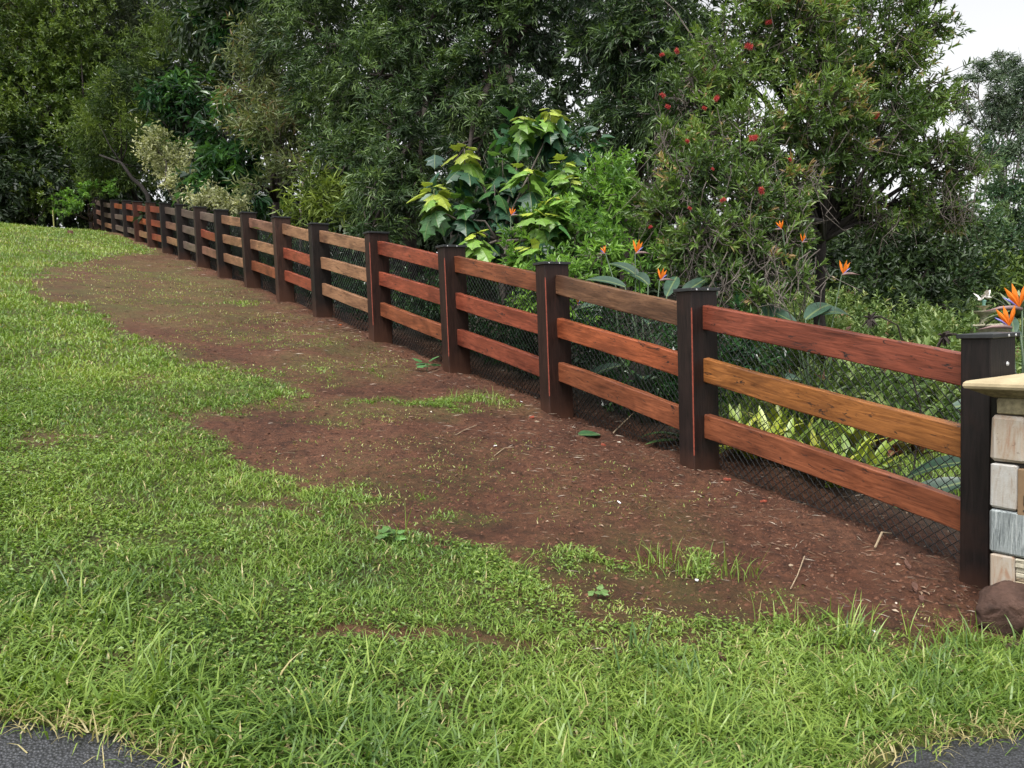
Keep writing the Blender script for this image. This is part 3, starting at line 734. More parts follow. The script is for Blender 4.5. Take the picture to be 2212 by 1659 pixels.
M_DARK = gm('deep_leaf', (0.009, 0.020, 0.007), (0.022, 0.044, 0.014), (0.052, 0.087, 0.027), rough=.5)
M_SHRUB = gm('bright_leaf', (0.037, 0.090, 0.020), (0.100, 0.212, 0.040), (0.225, 0.386, 0.079), rough=.38, transl=.25)
M_BOTTLE = gm('bottlebrush_leaf', (0.030, 0.057, 0.018), (0.088, 0.152, 0.037), (0.206, 0.300, 0.075), (0.325, 0.225, 0.112), rough=.38)
M_GUM = gm('gum_leaf', (.030, .055, .034), (.070, .110, .062), (.140, .190, .100), rough=.45)
M_FAR = gm('far_leaf', (0.022, 0.055, 0.027), (0.057, 0.115, 0.053), (0.138, 0.206, 0.083), rough=.5)
M_LOW = gm('low_plant_leaf', (.045, .085, .022), (.135, .210, .060), (.280, .340, .130), (.30, .17, .13), rough=.5)
M_YEL = gm('yellowish_fine_leaf', (0.045, 0.077, 0.015), (0.131, 0.188, 0.033), (0.237, 0.300, 0.056), rough=.55)

def base_at(px, d):
    p = at(px, 600, d); return on_ground(p[0], p[1])
B = base_at

plant('olive_tree', 'broad olive green tree at the far left end of the lawn', 'tree', B(60, 38),
      [(40, 340, 36, 120), (110, 235, 37, 130), (30, 120, 38, 140), (150, 110, 38, 120), (70, 415, 35, 65), (180, 345, 36, 95), (210, 215, 37, 105), (-90, 250, 36, 170), (120, -30, 38, 150), (-60, 400, 35, 90), (150, 425, 35, 50)], S_OLIVE, M_OLIVE, trunk_r=.3, layers=4)
plant('pale_topped_tree', 'paler tree whose crown shows above the olive green tree at the left edge', 'tree', B(20, 46),
      [(40, 40, 44, 100), (-60, 60, 44, 120), (110, -40, 44, 100), (30, -90, 44, 110)], S_OLIVE, M_GREY, trunk_r=.3, layers=3)
plant('needle_tree', 'dark grey green fine needled tree with bare branches high behind the glossy leaved tree', 'tree', B(290, 42),
      [(270, 60, 41, 120), (200, -70, 42, 150), (400, -60, 40, 150), (330, 110, 41, 110), (170, 60, 42, 90), (250, 170, 40, 90)], S_FEATH, M_CASU, trunk_r=.28, layers=1.5, twigs=30)
plant('leaning_wattle_tree', 'yellowish olive feathery tree with a dark leaning trunk behind the top of the fence', 'tree', B(335, 33),
      [(390, 135, 31, 110), (300, 205, 31, 95), (470, 95, 31, 100), (250, 275, 31, 85), (330, 290, 30, 75), (420, 40, 32, 100), (240, 340, 31, 60), (300, 365, 31, 50), (215, 380, 31, 45)], S_FEATH, M_FEATH, bark=BARKD, trunk_r=.13, layers=3.2, limbs=at(262, 345, 31.5), twigs=15)
plant('glossy_tree', 'dark glossy broad leaved tree with drooping leaves above the cream shrub', 'tree', B(390, 25),
      [(375, 205, 24, 58), (352, 262, 24, 52), (405, 245, 24, 50), (420, 190, 24.5, 35)], S_GLOSS, M_GLOSS, trunk_r=.10, layers=4)
plant('glossy_tree', 'dark glossy broad leaved tree right behind the cream shrub, its leaves reaching the fence', 'tree', B(500, 22),
      [(490, 285, 21, 62), (475, 365, 21, 66), (530, 345, 21, 62), (435, 395, 21, 38), (545, 415, 20.5, 45), (505, 235, 21.5, 40)], S_GLOSS, M_GLOSS, trunk_r=.10, layers=4)
plant('glossy_tree', 'tall dark glossy leaved tree high up behind the grey green feathery tree', 'tree', B(520, 29),
      [(500, 50, 28, 75), (565, 15, 28, 70), (515, 110, 27.5, 45), (470, -20, 28, 70), (590, 90, 28, 60)], S_GLOSS, M_GLOSS, trunk_r=.14, layers=4)
plant('cream_shrub', 'cream and green variegated shrub hanging over the fence posts', 'shrub', B(385, 21.5),
      [(345, 330, 22, 44), (380, 365, 22, 42), (400, 400, 21.5, 38), (480, 432, 19.5, 34), (425, 440, 20, 30), (330, 308, 22, 28), (440, 415, 20.5, 28), (510, 440, 19, 26)], S_CREAM, M_CREAM, trunk_r=.05, layers=3.6, trunkpart='stem')
plant('feathery_tree', 'pale grey green feathery tree with some browned sprays left of the big wattle', 'tree', B(600, 20),
      [(540, 170, 19, 62), (570, 250, 18.5, 66), (612, 310, 18, 60), (610, 150, 19.5, 72), (640, 365, 17.5, 46), (560, 95, 20, 58), (560, 400, 18, 28), (660, 240, 18.5, 60)], S_FEATH, M_GREY, trunk_r=.12, layers=3.4, twigs=20)
plant('weeping_wattle', 'big grey green weeping wattle with dark forked trunk in the middle of the thicket', 'tree', B(880, 17),
      [(680, 95, 17, 115), (800, 160, 16, 115), (720, 235, 16, 105), (850, 300, 14.8, 100), (835, 420, 14, 85), (805, 490, 13.4, 48), (765, 335, 15, 85), (880, 60, 16.5, 120), (960, 215, 15.5, 95), (650, -70, 18, 140), (810, -120, 17, 160), (980, -60, 16.5, 130), (905, 420, 14.4, 60)],
      S_WATTLE, M_WATTLE, trunk_r=.17, limbs=at(905, 190, 16.5), layers=4.2, twigs=14)
plant('weeping_wattle', 'darker weeping wattle with upright trunks behind the big leaved poinsettia', 'tree', B(1095, 16.5),
      [(1040, 185, 15.5, 95), (1075, 80, 16, 100), (1030, 330, 14.6, 85), (1000, 425, 14, 70), (1150, 40, 16, 85), (1120, 250, 15, 62), (1050, -80, 16, 130), (1200, -80, 16, 120), (1140, 330, 14.5, 60)],
      S_WATTLE, M_WATTLE2, trunk_r=.17, limbs=at(1085, 150, 16.2), layers=4.2, twigs=14)
plant('weeping_wattle', 'dense dark wattle between the sky gap and the red flowered bottlebrush', 'tree', B(1350, 15),
      [(1290, 100, 14.5, 90), (1345, 225, 14, 85), (1290, 290, 14, 60), (1390, 90, 14, 100), (1420, 260, 13.5, 80), (1330, -50, 14.5, 120), (1450, 30, 14, 110), (1480, 150, 13.8, 90)],
      S_WATTLE, M_WATTLE2, trunk_r=.14, layers=4, twigs=24)
plant('fine_leaved_shrub', 'low yellowish fine leaved bush just behind the tan fence rails', 'shrub', B(695, 14.6),
      [(690, 425, 14.5, 50), (645, 455, 14.5, 36), (722, 452, 14.2, 38), (705, 385, 14.6, 34), (670, 485, 14.2, 34)], S_FEATH, M_YEL, trunk_r=.04, layers=3.4, trunkpart='stem')
plant('bright_shrub', 'bright green small leaved shrub behind the fence in front of the poinsettia', 'shrub', B(1270, 8.8),
      [(1250, 490, 9, 75), (1330, 440, 9.2, 72), (1185, 560, 8.6, 48), (1300, 560, 8.5, 62), (1225, 590, 8.3, 44), (1135, 600, 8.5, 30), (1385, 500, 9, 62), (1330, 370, 9.6, 50), (1380, 590, 8.2, 40), (1210, 470, 9.1, 50), (1160, 500, 9, 45), (1290, 400, 9.4, 50), (1100, 560, 8.9, 36), (1420, 560, 8.2, 44), (1130, 650, 8.6, 40), (1230, 680, 8.2, 50)], dict(S_SHRUB, t0=.6), M_SHRUB, trunk_r=.035, layers=3.6, trunkpart='stem', fork=.25, twigs=25)
bb_blobs = [(1560, 120, 9.6, 135), (1700, 60, 9.6, 135), (1850, 100, 10, 135), (1965, 190, 10.2, 100), (1485, 215, 9.2, 80), (1600, 300, 8.8, 110), (1750, 250, 9.2, 120), (1900, 300, 9.8, 110), (2020, 330, 10.2, 68), (1500, 390, 8.4, 88), (1620, 440, 8.1, 88), (1710, 400, 8.7, 70), (1520, 520, 7.7, 70),
            (1625, 560, 7.6, 62), (1450, 470, 8.3, 66), (1850, 420, 9.8, 55), (1960, 430, 10.2, 55), (1650, -80, 9.8, 150), (1840, -80, 10.2, 140), (1990, 40, 10.6, 70), (1560, 610, 7.4, 45), (1880, 200, 10.2, 90), (2050, 220, 10.5, 34), (2030, 420, 10.3, 40)]
bb_blobs += [(1470, 560, 7.9, 50), (1680, 520, 8.0, 60), (1640, 640, 7.3, 45), (1720, 600, 7.6, 48), (1700, 480, 8.3, 60), (1410, 420, 8.6, 50), (2080, 360, 10.4, 50), (2060, 460, 10.4, 44), (1900, 480, 9.9, 44), (1800, 340, 9.2, 70), (1760, 150, 9.5, 90), (1440, 320, 9, 50), (1590, 500, 7.8, 60)]
bottle = plant('bottlebrush_tree', 'large twiggy bottlebrush tree with scattered red brush flowers behind the near fence posts', 'tree', B(1790, 10.0), bb_blobs, S_BOTTLE, M_BOTTLE, bark=BARKD, trunk_r=.085, limbs=at(1775, 520, 9.9), layers=3.9, twigs=110)
plant('gum_tree', 'tall airy gum tree against the white sky at the right edge', 'tree', B(2190, 46),
      [(2170, 185, 45, 48), (2105, 285, 45, 38), (2205, 250, 45, 50), (2190, 335, 44, 52), (2085, 175, 45, 24), (2165, 125, 46, 24), (2110, 150, 45.5, 22), (2215, 130, 46, 40), (2130, 235, 45, 26), (2085, 240, 45, 22), (2260, 210, 45, 80)], S_GUM, M_GUM, bark=BARK_PALE, trunk_r=.12, layers=4.2)
plant('dark_conifer', 'dense blue green tree below the gum tree at the right edge', 'tree', B(2180, 40),
      [(2165, 400, 40, 62), (2190, 480, 39, 72), (2130, 340, 42, 36), (2200, 560, 38, 60), (2150, 520, 38, 50), (2240, 420, 40, 80)], S_FAR, M_FAR, trunk_r=.25, layers=4.2)
plant('rounded_tree', 'dark rounded tree at the back of the garden behind the bottlebrush trunk', 'tree', B(1965, 24),
      [(1960, 560, 23, 82), (1900, 660, 21, 42), (1960, 670, 21, 40), (2030, 660, 21, 42), (1840, 640, 21, 45), (1780, 640, 21, 45), (1760, 560, 22, 55), (1890, 520, 23, 62), (2050, 520, 23, 72), (2085, 600, 22, 44), (1880, 610, 22, 52), (1975, 640, 22, 45), (2010, 460, 24, 60), (1820, 580, 23, 50)], S_FAR, M_DARK, trunk_r=.12, layers=5)
plant('rounded_tree', 'mid green rounded tree right of the dark one, left of the fountain', 'tree', B(2080, 29),
      [(2085, 470, 28, 52), (2070, 660, 25, 36), (2110, 670, 25, 30), (2135, 560, 28, 40), (2070, 560, 27, 56), (2110, 620, 26, 40), (2050, 620, 26, 40)], S_FAR, M_FAR, trunk_r=.14, layers=4.5)
plant('olive_bush', 'olive bush behind the fountain under the blue green tree', 'shrub', B(2180, 27),
      [(2175, 590, 26, 46), (2205, 620, 25, 44), (2150, 630, 25, 30), (2240, 600, 26, 50)], S_FAR, M_FEATH, trunk_r=.08, layers=4.5, trunkpart='stem')

# the thicket further back: one dark mass nobody could count
def backwood():
    bl = []
    for px in range(430, 1560, 95):
        for py in (-120, 40, 190, 330, 460):
            bl.append((px + rng.normal(0, 22), py + rng.normal(0, 20), rng.uniform(24, 31), 95))
    for px in range(1560, 1900, 90):
        for py in (330, 450, 570): bl.append((px, py + rng.normal(0, 15), rng.uniform(22, 27), 75))
    for px in range(-150, 430, 110):
        for py in (-100, 60, 200, 320): bl.append((px, py, rng.uniform(48, 54), 110))
    wb = [blob_w(b) for b in bl]
    for s_ in np.arange(13, 46, 1.7):
        c = P0 + U * s_ + NV * rng.uniform(6.5, 9); g0 = float(ground(c[0], c[1]))
        for h in (.7, 2.4): wb.append((np.array([c[0], c[1], g0 + h + rng.normal(0, .2)]), rng.uniform(1.2, 1.7)))
    for t_ in np.arange(-26, 6, 1.1):
        c = P0 + U * rng.uniform(37.5, 41) + NV * t_; g0 = float(ground(c[0], c[1]))
        for h in (.15, 1.5, 3.0): wb.append((np.array([c[0], c[1], g0 + h]), rng.uniform(1.1, 1.5)))
    for px in range(1250, 2400, 70):
        p = at(px, 690, rng.uniform(27, 31)); g0 = float(ground(p[0], p[1]))
        for h in (.6, 2.0): wb.append((np.array([p[0], p[1], g0 + h]), rng.uniform(1.2, 1.6)))
    Vs, Ts, As = [], [], []; nb = 0
    for (c, r) in wb:
        ns = int(2.8 * math.pi * r * r / (.6 * S_DARK['L'] * S_DARK['W'] * S_DARK['m']))
        ncl = 9; cc = c + rand_unit(ncl) * r * rng.uniform(.4, .9, (ncl, 1)); w = rng.integers(0, ncl, ns)
        P = cc[w] + rng.normal(0, r * .25, (ns, 3)); A = unit(unit(P - c) + rng.normal(0, .4, (ns, 3)))
        V, T, a = sprays(P, A, S_DARK, rng.normal(.35, .15, ncl)[w]); Vs.append(V); Ts.append(T + nb); As.append(a); nb += len(V)
    o = mesh_np('woodland', np.concatenate(Vs), np.concatenate(Ts), M_DARK, {'tint': np.concatenate(As)})
    tag(o, 'dark dense woodland filling the background behind the fence', 'woodland', kind='stuff')
backwood()
# bare trunks that show between the crowns
def trunk_only(label, pts, r, bark):
    base = pts[0]; root = empty('bare_tree', base, label, 'tree')
    m = MB(); n_ = len(pts); m.tube(pts, np.linspace(r, r * .35, n_), 8); m.build('trunk', bark, root, True)
    for q in range(4):
        k = n_ // 2 + rng.integers(0, max(1, n_ // 2)); k = min(k, n_ - 1); p = pts[k]; b = MB()
        d = unit(rng.normal(size=3) + np.array([0, 0, .8])); L = r * rng.uniform(9, 16)
        b.tube([p, p + d * L * .5 + rng.normal(0, .06 * L, 3), p + d * L + np.array([0, 0, .1 * L])], [r * .35, r * .22, r * .06], 5); b.build('branch', bark, root, True)
def tpath(base, *pp):
    out = [np.array(base) - np.array([0, 0, .2])] + [at(*p) for p in pp]; out = np.array(out)
    return [out[0]] + [out[i] * .5 + out[i + 1] * .5 + rng.normal(0, .03, 3) if h else out[i + 1] for i in range(len(out) - 1) for h in (1, 0)]
trunk_only('pale straight trunk seen through the middle wattles', tpath(B(985, 19), (975, 300, 18.6), (968, 160, 18.5), (960, 20, 18.5)), .11, BARK_PALE)
trunk_only('reddish dark trunk standing beside the gap of white sky', tpath(B(1118, 17.5), (1112, 260, 17.3), (1106, 90, 17.2), (1125, -60, 17.2)), .13, BARKD)
trunk_only('dark leaning branchy trunk behind the top end of the fence', tpath(B(345, 29.5), (318, 420, 29), (285, 385, 29), (262, 352, 29), (215, 335, 29)), .10, BARKD)
trunk_only('thin grey dead stems under the yellowish fine leaved bush', tpath(B(640, 15.2), (650, 420, 15), (672, 370, 15), (735, 362, 15)), .03, TWIG)

tw = MB()
for b in bb_blobs[:44]:
    c, r = blob_w(b)
    for _ in range(16 if b[1] > 280 else 6):
        p0 = c + rand_unit(1)[0] * r * rng.uniform(.3, 1.0) - np.array([0, rng.uniform(0, .35), 0]); L = rng.uniform(.2, .55)
        d = unit(np.array([rng.normal(0, .5), rng.normal(0, .3), -1])); k1 = p0 + d * L * .5 + rng.normal(0, .04, 3)
        tw.tube([p0 + np.array([rng.normal(0, .05), 0, .08]), p0, k1, k1 + d * L * .5 + rng.normal(0, .07, 3)], [.006, .005, .004, .002], 3, cap=False)
        e = k1 + unit(rng.normal(size=3)) * L * .4; tw.tube([k1, (k1 + e) / 2 + rng.normal(0, .02, 3), e], [.004, .003, .0015], 3, cap=False)
_o = tw.build('dead_twigs', TWIG, bottle); _o['kind'] = 'stuff'

# ------------------------------------------------------------------ red flowers of the bottlebrush
M_RED = gm('red_stamen', (.30, .020, .030), (.48, .045, .060), (.62, .12, .12), rough=.6)
def brush_mesh(seed):
    r = np.random.default_rng(seed); n = 320
    z = r.uniform(-.026, .026, n); th = r.uniform(0, 6.28, n); D = unit(np.stack([np.cos(th), np.sin(th), r.normal(.15, .5, n)], 1))
    Pp = np.stack([0 * z, 0 * z, z], 1); L = r.uniform(.024, .036, n)
    V, T, a = leaf_quads(Pp, D, unit(r.normal(size=(n, 3))), L, .0022, np.clip(r.normal(.5, .25, n), 0, 1), 0, 0)
    return mesh_np('flower', V, T, M_RED, {'tint': a}, data_only=True)
bms = [brush_mesh(q) for q in range(3)]
for q, (px, py, d, sc) in enumerate([(1617, 100, 8.6, 1.25), (1462, 110, 8.6, .9), (1430, 118, 8.7, .8), (1548, 212, 8.1, 1.0), (1522, 234, 8.1, .7), (1432, 206, 8.5, .9), (1442, 230, 8.4, .8), (1628, 298, 7.7, 1.25), (1645, 412, 7.3, 1.0), (1893, 250, 9.0, 1.2), (1562, 432, 7.5, .8), (1707, 345, 8.1, .6), (1660, 48, 9.0, 1.0), (1485, 305, 7.9, .7), (1540, 365, 7.7, .5), (2060, 28, 10.4, .7), (1490, 450, 7.8, .6), (1405, 490, 7.8, .6)]):
    D = unit(rng.normal(size=3) + np.array([0, -.4, .5])); M = frame(unit(rng.normal(size=3)), D, at(px, py, d), sc)
    inst('flower', bms[q % 3], frame(unit(rng.normal(size=3) + np.array([0, -1.2, 0])), D, at(px, py, d), sc * 1.1), bottle)

# ------------------------------------------------------------------ the poinsettia: every leaf its own object
LEAFO = leaf_obj_mat('lobed_leaf', .38, .22)
def lobed_leaf(seed, lob=.16):
    r = np.random.default_rng(seed)
    ys = np.array([0, .06, .20, .30, .40, .52, .60, .72, .86, 1.0]); ws = np.array([.0, .20, .36, .40 + lob * .6, .31, .34, .36 + lob * .35, .20, .09, 0])
    L = []; R = []
    for k, (y, w) in enumerate(zip(ys, ws)):
        z = -.22 * y ** 2 + r.normal(0, .01); L.append((-w, y + (.05 if k in (3, 6) else 0), z - .18 * w)); R.append((w, y + (.05 if k in (3, 6) else 0), z - .18 * w * r.uniform(.6, 1.4)))
    C = [(0, y, -.22 * y ** 2 + .03) for y in ys]; n_ = len(ys); V = L + C + R; T = []
    for k in range(n_ - 1): T += [(k, n_ + k, n_ + k + 1), (k, n_ + k + 1, k + 1), (n_ + k, 2 * n_ + k, 2 * n_ + k + 1), (n_ + k, 2 * n_ + k + 1, n_ + k + 1)]
    V += [(-.008, -.35, .06), (.008, -.35, .06), (.008, 0, .03), (-.008, 0, .03)]; b = 3 * n_; T += [(b, b + 1, b + 2), (b, b + 2, b + 3)]
    return mesh_np('leaf', np.array(V), np.array(T), LEAFO, None, False, data_only=True)
lobs = [lobed_leaf(q, l) for q, l in enumerate((.02, .14, .2, .17))]
pbase = B(1075, 9.6)
poin = empty('poinsettia', pbase, 'large poinsettia with big lobed leaves, yellow green at the shoot tips, behind the fence', 'shrub')
heads = [(1003, 322, 9.4), (1128, 252, 9.7), (1188, 236, 9.8), (938, 405, 9.2), (1140, 362, 9.3), (1218, 352, 9.5), (1232, 388, 9.3), (1192, 432, 8.9), (1165, 462, 8.8), (1028, 505, 9.1), (1140, 535, 8.7), (1068, 400, 9.6), (1000, 430, 9.4), (1085, 340, 9.8)]
YG, LG, MG, DG = (.34, .42, .050), (.17, .32, .050), (.065, .175, .050), (.026, .082, .040)
fk = at(1075, 520, 9.6)
sm = MB(); sm.tube([pbase - np.array([0, 0, .2]), (pbase + fk) / 2 + np.array([.05, 0, 0]), fk], [.045, .04, .03], 7); sm.build('stem', TWIG, poin, True)
for hi, (px, py, d) in enumerate(heads):
    T0 = at(px, py, d); sb = MB(); dn = fk - T0; mid = fk * .45 + T0 * .55 + np.array([0, 0, -.10]) + rng.normal(0, .06, 3)
    sb.tube([fk, fk * .75 + mid * .25, mid, T0 - np.array([0, 0, .25]), T0], [.022, .018, .013, .009, .006], 5); sb.build('stem', TWIG, poin, True)
    young = hi not in (11, 12, 13); plan = [(0, 4, .15, 0, YG), (.03, 5, .21, -28, YG if hi in (0, 3, 2) else LG), (.10, 5, .25, -42, LG if young else MG), (.22, 5, .27, -50, MG if hi % 2 else DG)] if young else [(0, 3, .15, 10, LG), (.06, 5, .24, -20, MG), (.18, 6, .27, -38, DG), (.34, 5, .26, -48, DG)]
    for (dz, nl, ln, el, colr) in plan:
        ph0 = rng.uniform(0, 6.28)
        for q in range(nl):
            ph = ph0 + q * 6.283 / nl + rng.normal(0, .25); e = math.radians(el + rng.normal(0, 14))
            h = np.array([math.cos(ph), math.sin(ph), 0]); D = h * math.cos(e) + np.array([0, 0, math.sin(e)])
            Nn = np.array([0, 0, 1]) + h * .3 + rng.normal(0, .25, 3); s_ = 1.14 * ln * rng.uniform(.8, 1.15)
            cj = rng.uniform(.75, 1.2); M = frame(D, Nn, T0 - np.array([0, 0, dz]) + D * .35 * s_, s_)
            inst('leaf', lobs[(0 if colr is YG and q % 2 else 1 + int(rng.integers(0, 3)))], M, poin, tuple(c * cj for c in colr))
for q in range(32):                                                   # older leaves low in the plant
    px, py = rng.uniform(930, 1290), rng.uniform(330, 540); p = at(px, py, rng.uniform(9.3, 10)); ph = rng.uniform(0, 6.28)
    D = np.array([math.cos(ph) * .8, math.sin(ph) * .8, -.6]); inst('leaf', lobs[1 + q % 3], frame(D, (D[0] * .5, D[1] * .5 - .3, .8), p, rng.uniform(.2, .3)), poin, tuple(c * rng.uniform(.8, 1.3) for c in DG))

S_POIN = dict(style='rosette', m=6, L=.23, W=.15, sl=.22, g=.45, t0=.4, tv=.2, up=.6, clumps=8, six=True, curl=.35, fold=.1)
Vs, Ts, As = [], [], []; nb_ = 0
for b in [(975, 445, 9.7, 36), (1035, 385, 9.9, 40), (1100, 300, 10, 42), (1185, 300, 10, 45), (1080, 470, 9.8, 45), (1205, 390, 9.9, 45), (955, 430, 9.5, 30), (1270, 320, 10, 40), (1125, 420, 10, 50), (1000, 480, 9.6, 35), (1060, 530, 9.6, 35), (1240, 270, 10.2, 35)]:
    c, r = blob_w(b); ns = int(2.4 * math.pi * r * r / (.6 * .23 * .15 * 6)); P = c + rand_unit(ns) * r * rng.uniform(.2, 1, (ns, 1)); A = unit(unit(P - c) * .7 + np.array([0, -.3, .6]) + rng.normal(0, .3, (ns, 3)))
    V, T, a_ = sprays(P, A, S_POIN, rng.normal(.45, .16, ns)); Vs.append(V); Ts.append(T + nb_); As.append(a_); nb_ += len(V)
_o = mesh_np('lower_foliage', np.concatenate(Vs), np.concatenate(Ts), gm('poinsettia_leaf', (.014, .046, .024), (.032, .098, .044), (.085, .20, .060), rough=.34, spec=.5), {'tint': np.concatenate(As)}, False, poin); _o['kind'] = 'stuff'

# ------------------------------------------------------------------ bird of paradise plants
STRAP = leaf_obj_mat('broad_leaf', .35, .12)
def paddle_leaf(k):                                                   # long oval blade on a stalk, 1 m of blade along +Y
    ys = np.linspace(0, 1, 9); w = .17 * np.sin(np.pi * np.clip(ys * .93 + .05, 0, 1)) ** .7; w[-1] = .01; V = []; T = []
    bend = (.25, .45, .1)[k]
    for q, y in enumerate(ys):
        z = -bend * y ** 2
        V += [(-w[q], y, z + .35 * w[q]), (0, y, z), (w[q], y, z + .30 * w[q])]
    for q in range(8):
        a = q * 3; T += [(a, a + 1, a + 4), (a, a + 4, a + 3), (a + 1, a + 2, a + 5), (a + 1, a + 5, a + 4)]
    return mesh_np('leaf', np.array(V), np.array(T), STRAP, None, True, data_only=True)
pads = [paddle_leaf(q) for q in range(3)]
ORANGE = gm('orange_sepal', (.55, .10, .010), (.75, .20, .012), (.85, .30, .02), rough=.45, transl=.3)
BEAK = plain('flower_sheath', (.20, .13, .12), .5, .4, 14, 0); TONGUE = plain('violet_tongue', (.22, .22, .55), .5, .2, 20, 0)
def cone_me(name, pts, rad, mat, k=5):
    m = MB(); m.tube(pts, rad, k); return m.build(name, mat, smooth=True, data_only=True)
BEAK_ME = cone_me('sheath', [(0, 0, 0), (.05, 0, .012), (.12, 0, .012), (.21, 0, -.006)], [.010, .017, .012, .001], BEAK, 6)
def sepal(ang, side):
    d = np.array([math.cos(ang), side, math.sin(ang)]); d = d / np.linalg.norm(d); w = np.cross(d, [0, 1, 0]); w = w / np.linalg.norm(w); c = np.array([.015, 0, .01])
    V = [c, c + d * .05 - w * .012, c + d * .05 + w * .012, c + d * .10 - w * .014, c + d * .10 + w * .014, c + d * .155, c + d * .07 + np.array([0, .012, 0])]
    return mesh_np('sepal', np.array(V), np.array([(0, 1, 6), (0, 6, 2), (1, 3, 6), (2, 6, 4), (3, 5, 6), (4, 6, 5), (0, 2, 1), (1, 2, 4), (1, 4, 3), (3, 4, 5)]), ORANGE, {'tint': [.3, .5, .5, .6, .6, .8, .5]}, data_only=True)
SEPS = [sepal(1.35, -.15), sepal(1.75, .12), sepal(.95, .08)]
TONG_ME = cone_me('tongue', [(.02, 0, .01), (.07, .01, .05), (.11, .012, .075)], [.004, .008, .001], TONGUE, 4)
def bop_plant(label, px, d, flowers, leaves, group=None):
    base = B(px, d); root = empty('bird_of_paradise_plant', base, label, 'plant', group)
    for (fx, fy, fd, sc, yaw) in flowers:
        p = at(fx, fy, fd); fl = empty('flower', p); fl.parent = root; fl.location = Vector(p - base)
        fl.rotation_euler = (0, 0, yaw); fl.scale = (sc, sc, sc)
        for me, nm in [(BEAK_ME, 'sheath')] + [(s_, 'sepal') for s_ in SEPS] + [(TONG_ME, 'tongue')]:
            o = bpy.data.objects.new(nm, me); COL.objects.link(o); o.parent = fl
        st_ = MB(); b0 = base + np.array([rng.normal(0, .08), rng.normal(0, .08), -.1]); st_.tube([b0, (b0 + p) / 2 + rng.normal(0, .03, 3), p], [.007, .006, .006], 5)
        st_.build('stalk', STALKM, root, True)
    for q, (lx, ly, ld, ln, az, el) in enumerate(leaves):
        p = at(lx, ly, ld); e = math.radians(el); a_ = math.radians(az)
        D = np.array([math.sin(a_) * math.cos(e), math.cos(a_) * math.cos(e), math.sin(e)])
        g_ = rng.uniform(.8, 1.2); inst('leaf', pads[q % 3], frame(D, (0, -.5, .8), p, ln), root, (.040 * g_, .082 * g_, .052 * g_))
        st_ = MB(); b0 = base + np.array([rng.normal(0, .1), rng.normal(0, .1), -.1]); st_.tube([b0, (b0 + p) / 2 + rng.normal(0, .03, 3), p], [.014, .010, .008], 5); st_.build('stalk', STALKM, root, True)
STALKM = plain('leaf_stalk', (.045, .075, .035), .5, .3, 10, 0)
bop_plant('bird of paradise plant with orange flowers just above the second rail bay from the pillar', 1400, 7.4,
          [(1372, 548, 7.3, .85, .3), (1425, 606, 7.2, .75, .2), (1308, 548, 7.4, .5, 2.5), (1247, 660, 7.4, .6, 1.0)],
          [(1350, 620, 7.2, .42, -60, 25), (1400, 615, 7.2, .45, -25, 38), (1440, 640, 7.2, .40, 30, 35), (1330, 655, 7.3, .4, -80, 5), (1380, 600, 7.4, .4, -50, 45), (1470, 640, 7.3, .42, 60, 30), (1400, 700, 7.0, .45, 20, 10), (1300, 720, 7.2, .45, -40, 0), (1440, 760, 6.9, .5, 50, 0), (1340, 790, 7.0, .45, -70, -10), (1390, 820, 6.9, .5, 10, 15)])
bop_plant('bird of paradise plant with three orange flowers under the bottlebrush tree', 1740, 7.4,
          [(1690, 496, 7.7, .6, 2.8), (1732, 524, 7.8, .6, .4), (1818, 594, 7.4, .9, .1)],
          [(1740, 690, 7.3, .5, 55, 28), (1770, 680, 7.4, .5, 70, 15), (1720, 700, 7.2, .45, -40, 30), (1690, 740, 7.0, .5, -10, 20), (1640, 760, 6.8, .5, -60, 15), (1700, 820, 6.6, .45, 40, 0), (1800, 760, 6.8, .5, 80, 0), (1560, 720, 6.9, .45, -30, 25), (1540, 650, 7.3, .4, 10, 40), (1660, 690, 7.2, .45, 20, 35)])
bop_plant('lone bird of paradise flower in front of the poinsettia stem', 1095, 9.2, [(1103, 466, 9.1, .62, .1)], [(1110, 545, 9.3, .4, 60, 30), (1060, 555, 9.3, .4, -40, 35)])
bop_plant('nearest bird of paradise plant with large orange flowers behind the black corner post', 2215, 4.9,
          [(2208, 668, 4.85, 1.05, 2.95), (2186, 708, 4.8, .9, 2.85), (2224, 712, 4.9, .8, .1)],
          [(2190, 722, 4.8, .20, 30, 50), (2205, 725, 4.8, .2, -20, 40), (2060, 880, 5.6, .62, 100, 8), (2090, 1040, 5.2, .5, -75, -14), (2110, 1000, 5.3, .5, -50, 0), (2240, 760, 4.9, .4, 50, 30)])

